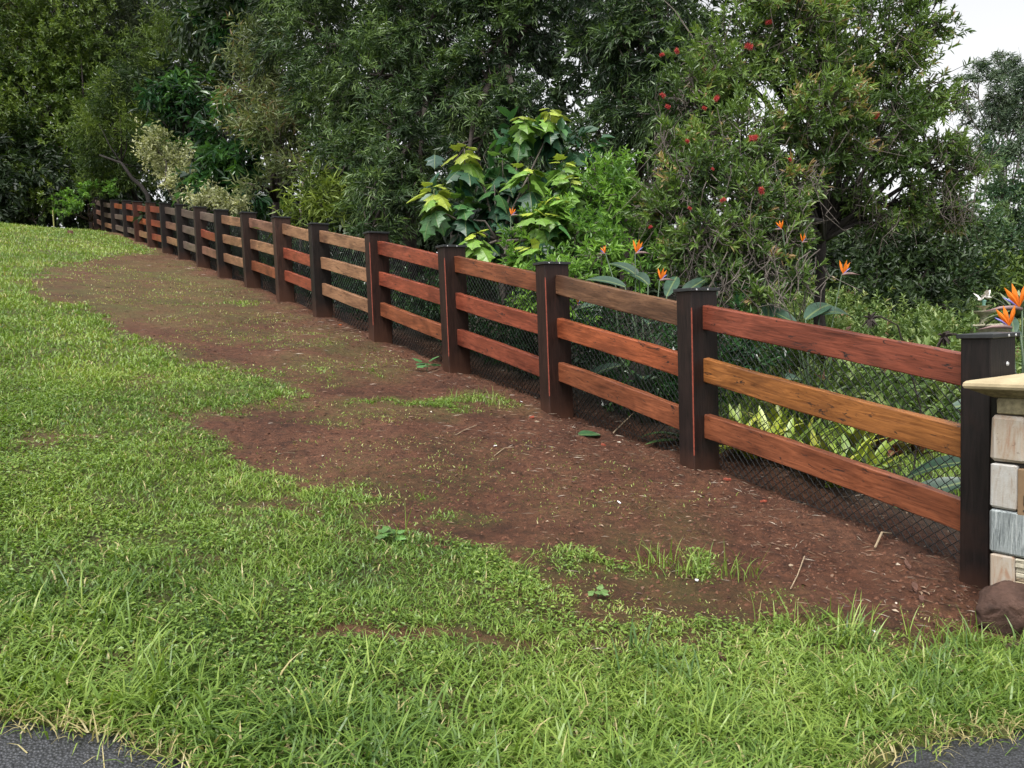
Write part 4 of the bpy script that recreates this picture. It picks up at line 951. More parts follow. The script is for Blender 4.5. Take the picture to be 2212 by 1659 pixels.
# ------------------------------------------------------------------ strap leaved plants behind the near bays
def strap_mesh(bend, wid):
    ys = np.linspace(0, 1, 7); V = []; T = []
    for y in ys:
        w = wid * (1 - y ** 3) + .004; z = math.sin(min(1, y) * bend) / bend if bend else y
        r_ = (1 - math.cos(y * bend)) / bend
        V += [(-w, z, -r_ + .3 * w), (0, z, -r_), (w, z, -r_ + .3 * w)]
    for q in range(6):
        a = q * 3; T += [(a, a + 1, a + 4), (a, a + 4, a + 3), (a + 1, a + 2, a + 5), (a + 1, a + 5, a + 4)]
    return mesh_np('leaf', np.array(V), np.array(T), STRAP, None, True, data_only=True)
straps = [strap_mesh(.3, .12), strap_mesh(.6, .11), strap_mesh(1.1, .13)]
def rosette(name, label, cat, p, nl, ln, cols, group, elr=(25, 75)):
    root = empty(name, p, label, cat, group); ph0 = rng.uniform(0, 6.28)
    for q in range(nl):
        ph = ph0 + q * 2.4; e = math.radians(elr[0] + (elr[1] - elr[0]) * q / nl + rng.normal(0, 6)); h = np.array([math.cos(ph), math.sin(ph), 0])
        D = h * math.cos(e) + np.array([0, 0, math.sin(e)]); c = cols[int(rng.integers(0, len(cols)))]; g_ = rng.uniform(.75, 1.2)
        inst('leaf', straps[q % 3], frame(D, np.array([0, 0, 1.]) - h * .2, p + np.array([0, 0, .02]), ln * rng.uniform(.75, 1.15)), root, tuple(x * g_ for x in c))
BROM = [(.30, .36, .035), (.22, .31, .04), (.38, .40, .06), (.14, .22, .04)]
BR = [(1590, 880, .7), (1655, 920, .75), (1700, 950, .7), (1760, 965, .7), (1800, 1000, .55), (1740, 900, 1.2), (1835, 975, .95), (1620, 985, .5), (1680, 880, 1.3), (1600, 940, .55), (1885, 955, 1.2), (1850, 900, 1.7)]
ORD = ('leftmost', 'second from the left', 'third from the left', 'fourth from the left', 'fifth from the left', 'sixth from the left', 'rightmost')
FR = sorted(b for b in BR if b[2] < .8); BK = sorted(b for b in BR if b[2] >= .8)
for (px, py, dd) in BR:
    row = FR if dd < .8 else BK; k_ = row.index((px, py, dd)); word = ORD[k_] if k_ < len(row) - 1 else 'rightmost'
    r2 = ray(px, 900)[:2]; A = np.array([[r2[0], -U[0]], [r2[1], -U[1]]]); s_ = np.linalg.solve(A, P0 + NV * (PD + dd))[1]
    c = P0 + U * s_ + NV * (PD + dd); p = np.array([c[0], c[1], float(gz_at(c[0], c[1]))])
    rosette('bromeliad', 'yellow green bromeliad, ' + word + (' in the row against the wire netting' if dd < .8 else ' in the row further behind the netting'), 'plant', p, 13, .40, BROM, 'yellow green bromeliads behind the near fence bay', (38, 86))
for q, (px, dd) in enumerate([(1905, 2.0), (1945, 2.1), (1985, 2.3)]):
    r2 = ray(px, 830)[:2]; A = np.array([[r2[0], -U[0]], [r2[1], -U[1]]]); s_ = np.linalg.solve(A, P0 + NV * (PD + dd))[1]
    c = P0 + U * s_ + NV * (PD + dd); p = np.array([c[0], c[1], float(gz_at(c[0], c[1]))])
    rosette('bromeliad', ('left', 'middle', 'right')[q] + ' one of three reddish spiky bromeliads at the edge of the garden lawn', 'plant', p, 11, .36, [(.13, .045, .025), (.18, .08, .03), (.08, .05, .03), (.2, .2, .05)], 'reddish bromeliads by the garden lawn', (35, 85))
rosette('strappy_plant', 'strappy pale leaved shrub beside the fountain', 'plant', at(2195, 690, 17), 26, .8, [(.13, .17, .09), (.2, .23, .13), (.07, .1, .05)], None, (10, 85))
rosette('strappy_plant', 'dark arching strap leaves in the garden bed under the middle rail', 'plant', B(1480, 6.5), 14, .5, [(.05, .11, .04), (.08, .16, .05)], None, (15, 70))

# low plants: garden bed, and dark undergrowth along the back of the fence
def low_mass(name, label, cat, pts, sp, mat, layers=2.0):
    Vs, Ts, As = [], [], []; nb = 0
    for (c, r) in pts:
        ns = max(4, int(layers * math.pi * r * r / (.6 * sp['L'] * sp['W'] * sp['m']))); ncl = 7
        cc = c + rand_unit(ncl) * r * .6; w = rng.integers(0, ncl, ns); P = cc[w] + rng.normal(0, r * .28, (ns, 3))
        A = unit(unit(P - c) + np.array([0, 0, sp['up']]) + rng.normal(0, .4, (ns, 3)))
        V, T, a = sprays(P, A, sp, rng.normal(sp['t0'], sp['tv'], ncl)[w]); Vs.append(V); Ts.append(T + nb); As.append(a); nb += len(V)
    o = mesh_np(name, np.concatenate(Vs), np.concatenate(Ts), mat, {'tint': np.concatenate(As)}); return tag(o, label, cat, kind='stuff')
pts = []
for _ in range(330):
    px = rng.uniform(1640, 2300); d = rng.uniform(7.5, 25); p = at(px, 700, d); g0 = on_ground(p[0], p[1]); s_, t_ = st(p[0], p[1])
    if t_ < 2.6: continue
    r_ = rng.uniform(.24, .46) * (1 + d / 40)
    if 2055 < px < 2195 and 8.5 < d < 18.6: r_ = .11
    pts.append((g0 + np.array([0, 0, r_ * .6]), r_))
low_mass('garden_undergrowth', 'low mixed pale green and pinkish plants covering the garden bed right of the bottlebrush', 'ground cover', pts, S_LOW, M_LOW, 1.6)
pts = []
for s_ in np.arange(2.6, 36, .42):
    for _ in range(2):
        c = P0 + U * (s_ + rng.uniform(-.2, .2)) + NV * rng.uniform(.75, 1.7); r_ = rng.uniform(.25, .5); h = rng.uniform(.1, .85)
        pts.append((np.array([c[0], c[1], float(gz_at(c[0], c[1])) + h]), r_))
S_UND = dict(S_SHRUB, L=.10, W=.035, m=8, six=False, t0=.4)
low_mass('undergrowth', 'dark leafy undergrowth behind the wire netting', 'undergrowth', pts, S_UND, M_GLOSS, 1.5)
plant('fence_creeper', 'green creeper spilling over the low far end of the fence', 'creeper', fpt(POST_S[-1] + 3.0, 0.5, POST_Z[-1] + .1),
      [(178, 425, 30, 26), (150, 440, 31, 24), (200, 412, 30, 24), (135, 455, 31, 20), (165, 452, 30.5, 20), (230, 405, 30, 24)], dict(S_LOW, L=.16, W=.09), M_SHRUB, trunk_r=.04, trunkpart='stem')
plant('leafy_bush', 'loose bush at the far end of the lawn left of the fence end', 'shrub', B(110, 34), [(110, 440, 34, 34), (60, 450, 34, 30), (20, 440, 34.5, 34), (-40, 440, 34.5, 40)], dict(S_LOW, L=.2, W=.09), M_OLIVE, trunk_r=.05, trunkpart='stem')
mk = MB(); mp_ = B(125, 31); mk.tube([mp_, mp_ + np.array([0, 0, .8])], .026, 7); tag(mk.build('marker_post', plain('faded_yellow_paint', (.24, .24, .08), .6, .3, 10, .001)), 'small faded yellow marker post at the far end of the lawn', 'post')

# ------------------------------------------------------------------ the stone gate pillar
STONE = lambda nm, col, var=.25, sc=9: plain(nm, col, .8, var, sc, .004, .25)
def streak_mat(name, stops, sx, dist=1.5, spots=True):
    m, nd, lk, bs = new_mat(name); tc = nd.new('ShaderNodeTexCoord'); mp = nd.new('ShaderNodeMapping'); mp.inputs['Scale'].default_value = (sx, sx, 1.6); lk.new(tc.outputs['Object'], mp.inputs[0])
    n_ = noise(nd, 2.2, 5, .6, lk, mp.outputs[0], dist); r = ramp(nd, stops); lk.new(n_.outputs[0], r.inputs[0]); c = r.outputs[0]
    if spots:
        k_ = noise(nd, 38, 6, .75, lk, tc.outputs['Object']); kr = ramp(nd, [(.62, (0, 0, 0)), (.70, (1, 1, 1))]); lk.new(k_.outputs[0], kr.inputs[0]); c = mix(nd, lk, kr.outputs[0], c, (.13, .095, .07))
    lk.new(c, bs.inputs['Base Color']); bs.inputs['Roughness'].default_value = .75; n2 = noise(nd, 60, 6, .7, lk, tc.outputs['Object']); bump(nd, lk, n2.outputs[0], .6, .003, bs); return m
TRAV = streak_mat('travertine', [(.3, (.44, .40, .35)), (.5, (.38, .31, .24)), (.62, (.33, .20, .13)), (.75, (.45, .39, .33))], 8)
TRAV2 = streak_mat('pale_travertine', [(.3, (.46, .46, .45)), (.55, (.38, .35, .31)), (.7, (.24, .17, .12))], 10)
STRIPE = streak_mat('striped_stone', [(.36, (.10, .115, .12)), (.47, (.32, .35, .35)), (.53, (.13, .15, .155)), (.62, (.42, .45, .45)), (.7, (.16, .17, .17))], 34, .3, False)
SAND = STONE('sandstone', (.42, .34, .21)); SANDD = STONE('weathered_sandstone', (.25, .215, .13), .45, 30); PLAQ = plain('brown_plaque', (.21, .135, .075), .75, .1, 20, .001)
SLATE = [STONE('ledge_stone', c, .4, 20) for c in ((.36, .30, .20), (.28, .22, .15), (.44, .40, .31))]; MORT_AND_SHADE = plain('dark_joint_and_carving_shade', (.03, .026, .022), .9, .3, 20, .002)  # dark joint colour, reused as painted shade in the plaque's carved strokes
pc = at(2141, 900, 3.72); s_p, t_p = st(pc[0], pc[1])                 # far road-side corner of the pillar
zg = float(gz_at(pc[0], pc[1]))
pil = empty('stone_gate_pillar', fpt(s_p - .3, t_p + .3, zg), 'stone gate pillar with sandstone cap and mixed stone facing at the right edge', 'pillar')
def zof(py): return float(at(2150, py, 3.72)[2])
PM = Matrix.Translation(Vector((pc[0], pc[1], 0))) @ Matrix(((-U[0], NV[0], 0), (-U[1], NV[1], 0), (0, 0, 1))).to_4x4()   # local x to the right along the face, y into the pillar
def pbox(name, lo, hi, mat, bev=.006, par=None, wob=0):
    m = MB(); m.box(lo, hi, bev); 
    V = np.concatenate(m.V)
    if wob: V = V + rng.normal(0, wob, V.shape)
    m.V = [V]; me = m.build(name, mat, data_only=True); return inst(name, me, PM, pil)
zt = zof(818); W_ = .62
pbox('core', (.014, .016, zg - .3), (W_, W_, zof(900)), MORT_AND_SHADE, 0)
# cap: weathered slab over a hollow moulding
cm = MB(); oh = .085
prof = [(-oh, zt - .042), (-oh - .006, zt - .03), (-oh - .004, zt - .016), (-oh + .006, zt - .006), (.31, zt + .055)]
prof2 = [(.010, zof(858)), (-.004, zof(858) + .006), (-.03, zof(858) + .020), (-oh + .02, zt - .05), (-oh + .006, zt - .043), (-oh, zt - .042)]
def ringset(pr, mb):
    V = []; 
    for (o_, z) in pr:
        V += [(o_, o_, z), (W_ - o_, o_, z), (W_ - o_, W_ - o_, z), (o_, W_ - o_, z)]
    Q = [(r * 4 + a, r * 4 + (a + 1) % 4, r * 4 + 4 + (a + 1) % 4, r * 4 + 4 + a) for r in range(len(pr) - 1) for a in range(4)]
    mb.add(np.array(V), None, Q)
ringset(prof, cm); inst('cap', cm.build('cap', SAND, data_only=True), PM, pil)
cm2 = MB(); ringset(prof2, cm2); inst('moulding', cm2.build('moulding', SANDD, data_only=True), PM, pil)
m_px = 3.72 / F * 1.09
pbox('stone', (.022, .004, zof(893)), (W_, W_ - .02, zof(859)), SANDD, .006, wob=.001)
def stone(x0, x1, y0, y1, mat, prd=.0, bev=.009): pbox('stone', (x0, -prd, zof(y1) + .002), (x1, .13, zof(y0) - .002), mat, bev, wob=.0015)
stone(0, .152, 895, 997, TRAV, .012, .016); stone(0, .118, 999, 1098, TRAV2, .010); stone(0, .172, 1100, 1196, STRIPE, .012); stone(0.004, .112, 1198, 1300, TRAV, .010); stone(0.0, .15, 1302, 1400, TRAV2, .008)
pl = pbox('plaque', (.122, -.012, zof(1106)), (.50, .05, zof(1006)), PLAQ, .004)
stone(.505, W_, 895, 997, TRAV2, .01); stone(.505, W_, 999, 1098, TRAV, .01); stone(.47, W_, 1100, 1196, STRIPE, .01)
# shade of the carved strokes, put in as dark strips at the plaque's left end, cut by the picture's edge
for (x0, x1, z0, z1) in ((.150, .185, .052, .066), (.150, .158, .052, .10), (.148, .20, .022, .030)):
    zz = zof(1106); m = MB(); m.box((x0, -.0145, zz + z0), (x1, -.0125, zz + z1), .0008); inst('carving_shade', m.build('carving_shade', MORT_AND_SHADE, data_only=True), PM, pil)
def ledge(x0, x1, y0, y1):
    z = zof(y1); top = zof(y0)
    while z < top - .006:
        h = min(rng.uniform(.012, .026), top - z); x = x0
        while x < x1 - .01:
            w = min(rng.uniform(.05, .14), x1 - x); pbox('ledge_stone', (x, -rng.uniform(0, .016), z + .001), (x + w - .002, .10, z + h - .001), SLATE[int(rng.integers(0, 3))], .004, wob=.0016); x += w
        z += h
ledge(.156, .50, 895, 1003); ledge(.116, .60, 1199, 1300); ledge(.176, .465, 1109, 1196)

# boulders at its foot
def boulder(label, c, r, seed, mat, sq=(1, .8, .8)):
    rs = np.random.default_rng(seed); import bmesh
    bm = bmesh.new(); bmesh.ops.create_icosphere(bm, subdivisions=5, radius=1.0); V = np.array([v.co[:] for v in bm.verts]); Fx = np.array([[v.index for v in f.verts] for f in bm.faces]); bm.free()
    for _ in range(9):                                                # knock flat facets off it
        nrm = unit(rs.normal(size=3)); d = rs.uniform(.62, .86); e = V @ nrm - d; V = V - np.where(e > 0, e, 0)[:, None] * nrm * .9
    nz = fbm(V[:, 0] * 2.5 + seed, V[:, 1] * 2.5 + V[:, 2] * 1.7, seed, 5) - .5; V = V * (1 + .22 * nz[:, None]); nz2 = fbm(V[:, 0] * 9 + seed, V[:, 2] * 9 + V[:, 1] * 5, seed + 3, 4) - .5; V = V * (1 + .10 * nz2[:, None]); cr = np.abs(fbm(V[:, 0] * 2 + 7, V[:, 2] * 2 + V[:, 1], seed + 9, 3) - .5); V = V * (1 - .09 * np.exp(-(cr / .02) ** 2)[:, None])
    o = mesh_np('boulder', V * r * np.array(sq) + c, Fx, mat, None, True); return tag(o, label, 'rock')
ROCK = plain('brown_rock', (.068, .038, .028), .8, .55, 9, .02, .3)
b0 = gpt(2214, 1394); boulder('large rough brown boulder at the foot of the stone pillar', b0 + np.array([.05, .17, .07]), .20, 5, ROCK, (1.0, .8, .86))
b1 = gpt(2218, 1398); boulder('small flat brown rock in front of the boulder', b1 + np.array([.0, .0, .0]), .085, 8, ROCK, (1.3, .8, .5))

# ------------------------------------------------------------------ the fountain
fc = at(2125, 712, 19); fz = float(gz_at(fc[0], fc[1])); fb = np.array([fc[0], fc[1], fz])
ft = empty('fountain', fb, 'tiered pale stone fountain with white doves on top in the garden', 'fountain')
FST = plain('mossy_fountain_stone', (.36, .34, .24), .8, .4, 12, .004); WHITE = plain('white_dove_plaster', (.72, .66, .62), .6, .1, 12, .001); VERD = plain('verdigris', (.12, .24, .19), .6, .3, 20, .002)
def fz_(py): return float(at(2125, py, 19)[2]) - fz
k_ = 19 / F
def lat(name, prof, mat): m = MB(); m.lathe(prof, fb, 28); return m.build(name, mat, ft, True)
zr = fz_(700); lat('pool_wall', [(.62, -.3), (.62, zr - .06), (.66, zr - .05), (.67, zr), (.60, zr), (.58, zr - .06), (.56, -.3)], FST)
z1 = fz_(671); lat('lower_bowl', [(.10, -.1), (.14, zr - .05), (.09, zr + .05), (.07, z1 - .16), (.12, z1 - .1), (.25, z1 - .04), (.285, z1), (.25, z1), (.1, z1 - .05), (0, z1 - .06)], FST)
z2 = fz_(660); lat('upper_bowl', [(.06, z1 - .06), (.05, z2 - .07), (.1, z2 - .05), (.165, z2 - .015), (.19, z2), (.165, z2), (0, z2 - .03)], FST)
z3 = fz_(653); lat('finial', [(.035, z2 - .03), (.05, z2), (.03, z2 + .03), (.055, z3 + .02), (.05, z3 + .05), (0, z3 + .07)], VERD)
wt = MB(); wt.lathe([(0, zr - .07), (.58, zr - .07)], fb, 28); wt.build('water', plain('pool_water', (.03, .04, .035), .08, .2, 5, 0, .5), ft)
def dove(off, yaw, up):
    m = MB(); th = np.linspace(-1, 1, 7); m.tube([(x * .09, 0, .02 * x) for x in th], [.004, .022, .036, .04, .034, .024, .006], 8)
    m.tube([(.08, 0, .012), (.11, 0, .035), (.135, 0, .04)], [.018, .019, .003], 6)
    for s_ in (-1, 1):
        V = [(.04, s_ * .02, .02), (-.03, s_ * .02, .02), (.05, s_ * .09, .07 + up), (-.05, s_ * .08, .06 + up), (-.03, s_ * .17, .13 + up), (.0, s_ * .02, .032)]
        m.add(np.array(V), [(0, 5, 2), (5, 1, 3), (5, 3, 2), (2, 3, 4), (0, 2, 1), (1, 2, 3)])
    m.add(np.array([(-.07, 0, 0), (-.15, -.03, .02), (-.15, .03, .02), (-.1, 0, .012)]), [(0, 1, 3), (0, 3, 2), (1, 2, 3)])
    inst('dove', m.build('dove', WHITE, smooth=False, data_only=True), Matrix.Translation(Vector(fb + np.array(off))) @ Matrix.Rotation(yaw, 4, 'Z'), ft)
dove((-.09, 0, z3 + .08), .4, .03); dove((.10, .02, z3 + .13), 2.4, .05)

# withered flower heads that poke above the top rail
def withered(label, px, py, d):
    p = at(px, py, d); b = on_ground(p[0] + .35, p[1] + .1); root = empty('withered_flower', b, label, 'flower'); s_ = MB(); s_.tube([b, b * .5 + p * .5 + np.array([.22, 0, 0]), p + np.array([.20, 0, -.05]), p + np.array([.08, 0, .015]), p], [.006, .006, .006, .007, .008], 5); s_.build('stalk', DEAD, root)
    h = MB()
    for q in range(15):
        d_ = unit(np.array([rng.normal(0, .55), rng.normal(0, .4), -1 if q % 3 else .3])); h.tube([p, p + d_ * .03 + np.array([0, 0, .01]), p + d_ * rng.uniform(.05, .09)], [.012, .009, .002], 4)
    h.build('head', DEAD, root)
DEAD = plain('dead_flower', (.030, .022, .018), .8, .4, 12, .002)
withered('dark withered flower head above the top rail beside the corner post', 2038, 728, 4.9)
withered('dark withered flower head above the middle of the nearest top rail', 1880, 690, 5.6)
# ------------------------------------------------------------------ grass, blade by blade
M_GRASS = gm('grass_blade', (.050, .108, .030), (.142, .232, .042), (.260, .350, .072), (.42, .36, .17), rough=.40, transl=.25)
def blades(P, h, w, tint, segs, lean):
    n_ = len(P); ph = rng.uniform(0, 6.28, n_); dirn = np.stack([np.cos(ph), np.sin(ph), 0 * ph], 1); side = np.stack([-np.sin(ph), np.cos(ph), 0 * ph], 1)
    tw = rng.uniform(-.8, .8, n_); side = side * np.cos(tw)[:, None] + dirn * np.sin(tw)[:, None]
    a0 = np.abs(rng.normal(lean * .45, .25, n_)); a1 = a0 + np.abs(rng.normal(lean, .45, n_))
    V = []; pos = P.copy(); us = np.linspace(0, 1, segs + 1)
    for q, u in enumerate(us):
        wd = (w * (1 - u ** 2.2))[:, None] * .5
        if q == segs: V.append(pos[:, None])
        else: V.append(np.stack([pos - side * wd, pos + side * wd], 1))
        ang = a0 + (a1 - a0) * u; ang = np.minimum(ang, 2.1)
        pos = pos + ((dirn * np.sin(ang)[:, None] + np.array([0, 0, 1.0]) * np.cos(ang)[:, None]) * (h / segs)[:, None])
    V = np.concatenate(V, 1); k_ = V.shape[1]; b = np.arange(n_)[:, None] * k_; T = []
    for q in range(segs - 1):
        a = q * 2; T += [b + np.array([a, a + 1, a + 3]), b + np.array([a, a + 3, a + 2])]
    a = (segs - 1) * 2; T.append(b + np.array([a, a + 1, a + 2]))
    return V.reshape(-1, 3), np.concatenate(T), np.repeat(tint, k_)

def scatter(r0, r1, dens, th=.72):
    n_ = int(dens * (r1 ** 2 - r0 ** 2) * th); r = np.sqrt(rng.uniform(r0 ** 2, r1 ** 2, n_)); a = rng.uniform(-th, th, n_)
    x = r * np.sin(a); y = r * np.cos(a); return np.stack([x, y, gz_at(x, y)], 1)
VS, TS, AS = [], [], []; nb = 0
def put(V, T, a):
    global nb
    VS.append(V); TS.append(T + nb); AS.append(a); nb += len(V)
for (r0, r1, dens, segs, wk) in [(1.9, 3.4, 8200, 4, .0054), (3.4, 5.2, 6400, 3, .0062), (5.2, 8, 4000, 3, .0074), (8, 13, 1700, 2, .011), (13, 20, 700, 1, .017), (20, 37, 260, 1, .028)]:
    P = scatter(r0, r1, dens); d = turf_density(P); px, py, w_ = project(P)
    edge = P[:, 1] - road_front(P[:, 0]); d = np.where(edge < .0, 0, d)
    lush = np.clip(1.15 - edge / .85, 0, 1) * np.clip(edge / .06, .25, 1)                # long growth along the asphalt
    patch = fbm(P[:, 0] * 1.1, P[:, 1] * 1.1, 51); fine = fbm(P[:, 0] * 5, P[:, 1] * 5, 61, 3)
    d = d * np.clip(.12 + 1.8 * fine, 0, 1) ; lush = lush * np.clip(patch * 2.2 - .3, .15, 1)
    keep = rng.uniform(0, 1, len(P)) < d; P, lush, patch, fine, edge, d = P[keep], lush[keep], patch[keep], fine[keep], edge[keep], d[keep]
    hgt = (.024 + .050 * fine ** 2 + .080 * lush + .018 * patch) * rng.uniform(.6, 1.5, len(P)); hgt *= np.where(rng.uniform(0, 1, len(P)) < .03, 1.8, 1) * np.where(d < .6, .7, 1)
    hgt *= 1.0 if r0 < 8 else 1.25; thin = d < .34; hgt *= np.where(thin, .6, 1)
    wd = wk * rng.uniform(.7, 1.4, len(P)) * (1 + .5 * lush)
    t = .14 + .72 * fbm(P[:, 0] * 1.3 + 9, P[:, 1] * 1.3, 77, 3) + .25 * (fine - .5) + rng.normal(0, .12, len(P)) + .10 * (d < .6) + .12 * np.clip((P[:, 1] - 7) / 12, 0, 1)
    wd = wd * np.where(thin, .75, 1); t = t + .16 * thin
    t = np.where(rng.uniform(0, 1, len(P)) < .045 + .10 * thin, .98, np.clip(t, .02, .90))
    put(*blades(P, hgt, wd, t, segs, 1.55))
# clumps of long arching blades near the road
for _ in range(95):
    x = rng.uniform(-2.6, 3.0); y = road_front(x) + abs(rng.normal(.05, .45)); 
    if y < road_front(x) + .10 or y > road_front(x) + 1.4: continue
    n_ = int(rng.integers(16, 42)); q = np.stack([x + rng.normal(0, .05, n_), y + rng.normal(0, .04, n_), np.zeros(n_)], 1); q[:, 2] = gz_at(q[:, 0], q[:, 1])
    if turf_density(q).mean() < .5: continue
    put(*blades(q, rng.uniform(.08, .22, n_), rng.uniform(.005, .009, n_), np.clip(rng.normal(rng.choice([.25, .45, .7]), .12, n_), .02, .92), 4, 1.25))
for (px, py, n_) in [(2085, 1390, 30), (2120, 1395, 20), (1850, 1360, 30), (1600, 1240, 40), (1480, 1225, 40), (1000, 872, 40), (1060, 878, 40), (1420, 1215, 40), (2010, 1400, 30), (1690, 1350, 40), (840, 1150, 20)]:
    c = gpt(px, py); q = c + np.stack([rng.normal(0, .07, n_), rng.normal(0, .05, n_), np.zeros(n_)], 1); q[:, 2] = gz_at(q[:, 0], q[:, 1])
    put(*blades(q, rng.uniform(.06, .2, n_), rng.uniform(.004, .007, n_), np.clip(rng.normal(.6, .15, n_), .05, .95), 4, .8))
# runners creeping over the asphalt edge
n_ = 2600; x = rng.uniform(-3.2, 3.6, n_); y = road_front(x) - np.abs(rng.normal(0, .06, n_)) + .03; q = np.stack([x, y, ground(x, y) - .012], 1)
put(*blades(q, rng.uniform(.04, .13, n_), rng.uniform(.003, .006, n_), np.where(rng.uniform(0, 1, n_) < .55, .97, rng.uniform(.3, .85, n_)), 3, 1.5))
P = scatter(1.9, 7.5, 2600); nz_ = fbm(P[:, 0] * 1.1 + 50, P[:, 1] * 1.1, 131, 3); k_ = (nz_ > .52) & (turf_density(P) > .5) & (P[:, 1] > road_front(P[:, 0]) + .15); P = P[k_]; n_ = len(P)
ph = rng.uniform(0, 6.28, n_); D = unit(np.stack([np.cos(ph), np.sin(ph), rng.uniform(-.1, .5, n_)], 1)); P[:, 2] += rng.uniform(.005, .035, n_)
put(*leaf_quads(P, D, unit(np.array([0, 0, 1.]) + rng.normal(0, .3, (n_, 3))), rng.uniform(.014, .028, n_), rng.uniform(.010, .018, n_), np.clip(rng.normal(.5, .15, n_), .1, .9), .15, .1))
o = mesh_np('grass', np.concatenate(VS), np.concatenate(TS), M_GRASS, {'tint': np.concatenate(AS)})
tag(o, 'patchy green grass of the verge between road and fence', 'grass', kind='stuff')
# the garden's lawn behind the near bay
VS, TS, AS = [], [], []; nb = 0
P = scatter(4.8, 12, 900, .75); s_, t_ = st(P[:, 0], P[:, 1]); k_ = (t_ > 1.6) & (s_ < 4.5) & (s_ > -6) & (P[:, 0] > 1.5); P = P[k_]
put(*blades(P, rng.uniform(.06, .16, len(P)), rng.uniform(.006, .011, len(P)), np.clip(.35 + .5 * fbm(P[:, 0], P[:, 1], 91) + rng.normal(0, .1, len(P)), 0, .9), 2, .9))
o = mesh_np('garden_lawn', np.concatenate(VS), np.concatenate(TS), M_GRASS, {'tint': np.concatenate(AS)}); tag(o, 'soft green lawn of the garden behind the wire netting', 'grass', kind='stuff')

# ------------------------------------------------------------------ crumbs of soil, chips and straw on the bare ground
M_CLOD = gm('soil_crumb', (.045, .017, .010), (.100, .040, .022), (.135, .060, .034), rough=.9, transl=0)
M_LITTER = gm('dry_litter', (.060, .030, .022), (.15, .085, .055), (.32, .24, .16), (.50, .44, .36), rough=.7, transl=0)
P = np.concatenate([scatter(2.4, 6, 900), scatter(6, 10, 380), scatter(10, 22, 60)]); d = turf_density(P); s_, t_ = st(P[:, 0], P[:, 1])
k_ = (t_ < .6) & (rng.uniform(0, 1, len(P)) > d * .9) & (P[:, 1] > road_front(P[:, 0]) + .2); P = P[k_]; n_ = len(P)
sz = rng.gamma(1.1, .0036, n_) + .0022; sz *= 1 + 2.4 * (rng.uniform(0, 1, n_) < .07 * np.exp(-(t_[k_] / 1.3) ** 2)); sz = np.minimum(sz, .013); oc = np.array([[1, 0, 0], [-1, 0, 0], [0, 1, 0], [0, -1, 0], [0, 0, 1], [0, 0, -.5]], float)
V = P[:, None] + oc[None] * sz[:, None, None] * rng.uniform(.4, 1.5, (n_, 6, 1)) * np.array([1, 1, .7]); of = np.array([(0, 2, 4), (2, 1, 4), (1, 3, 4), (3, 0, 4)])
o = mesh_np('soil_crumbs', V.reshape(-1, 3), (np.arange(n_)[:, None, None] * 6 + of[None]).reshape(-1, 3), M_CLOD, {'tint': np.repeat(rng.uniform(0, 1, n_), 6)}); tag(o, 'small crumbs of red soil on the bare ground', 'soil', kind='stuff')
P = np.concatenate([scatter(2.4, 6.5, 330), scatter(6.5, 12, 190), scatter(12, 24, 60)]); d = turf_density(P); s_, t_ = st(P[:, 0], P[:, 1])
near = np.exp(-((t_ + .1) / .8) ** 2); k_ = (t_ < .9) & (rng.uniform(0, 1, len(P)) > d) & (rng.uniform(0, 1, len(P)) < .25 + .75 * near) & (P[:, 1] > road_front(P[:, 0]) + .3); P = P[k_]; n_ = len(P)
ph = rng.uniform(0, 6.28, n_); D = unit(np.stack([np.cos(ph), np.sin(ph), rng.normal(.05, .12, n_)], 1)); Nn = unit(np.array([0, 0, 1.]) + rng.normal(0, .35, (n_, 3)))
chip = rng.uniform(0, 1, n_) < .5
V, T, a = leaf_quads(P + np.array([0, 0, .006]), D, Nn, np.where(chip, rng.uniform(.015, .05, n_), rng.uniform(.03, .10, n_)) * np.clip(.6 + P[:, 1] / 12, 1, 1.7), np.where(chip, rng.uniform(.006, .02, n_), rng.uniform(.002, .004, n_)), np.clip(np.where(chip, rng.normal(.35, .25, n_), rng.normal(.75, .2, n_)), 0, 1), .1, .1)
o = mesh_np('litter', V, T, M_LITTER, {'tint': a}); tag(o, 'scattered bark chips and dry straw on the red soil', 'litter', kind='stuff')

# single things lying about
def flat_scrap(name, label, cat, px, py, size, mat, group=None, seed=0, thick=.004, asp=.6, yaw=None, dz=.006):
    r = np.random.default_rng(seed + 500); n_ = 9; th = np.arange(n_) * 6.283 / n_; c = gpt(px, py, dz); rad = size * r.uniform(.6, 1.1, n_); yw = r.uniform(0, 3.14) if yaw is None else yaw
    X = rad * np.cos(th); Y = rad * np.sin(th) * asp; x2 = X * math.cos(yw) - Y * math.sin(yw); y2 = X * math.sin(yw) + Y * math.cos(yw); z = r.normal(0, size * .12, n_)
    sl = np.array([float(gz_at(c[0] + a, c[1] + b)) for a, b in zip(x2, y2)]) + dz + np.abs(z)
    top = np.stack([c[0] + x2, c[1] + y2, sl + thick], 1); bot = np.stack([c[0] + x2, c[1] + y2, sl], 1); V = np.vstack([top, bot, [c[0], c[1], c[2] + thick + size * .1]])
    T = [(q, (q + 1) % n_, 2 * n_) for q in range(n_)]; Q = [(q + n_, (q + 1) % n_ + n_, (q + 1) % n_, q) for q in range(n_)]
    return tag(mesh_np(name, V, [np.array(T), np.array(Q)], mat), label, cat, group)
PAPER = plain('white_paper', (.78, .78, .80), .6, .05, 20, 0); CHIPR = plain('red_offcut', (.30, .07, .04), .7, .35, 20, .002); CHIPB = plain('brown_bark_piece', (.12, .06, .042), .85, .4, 20, .004); DRY = plain('dry_stick', (.34, .26, .17), .8, .3, 20, .001); DRYL = plain('dry_leaf', (.30, .17, .11), .7, .35, 20, .002)
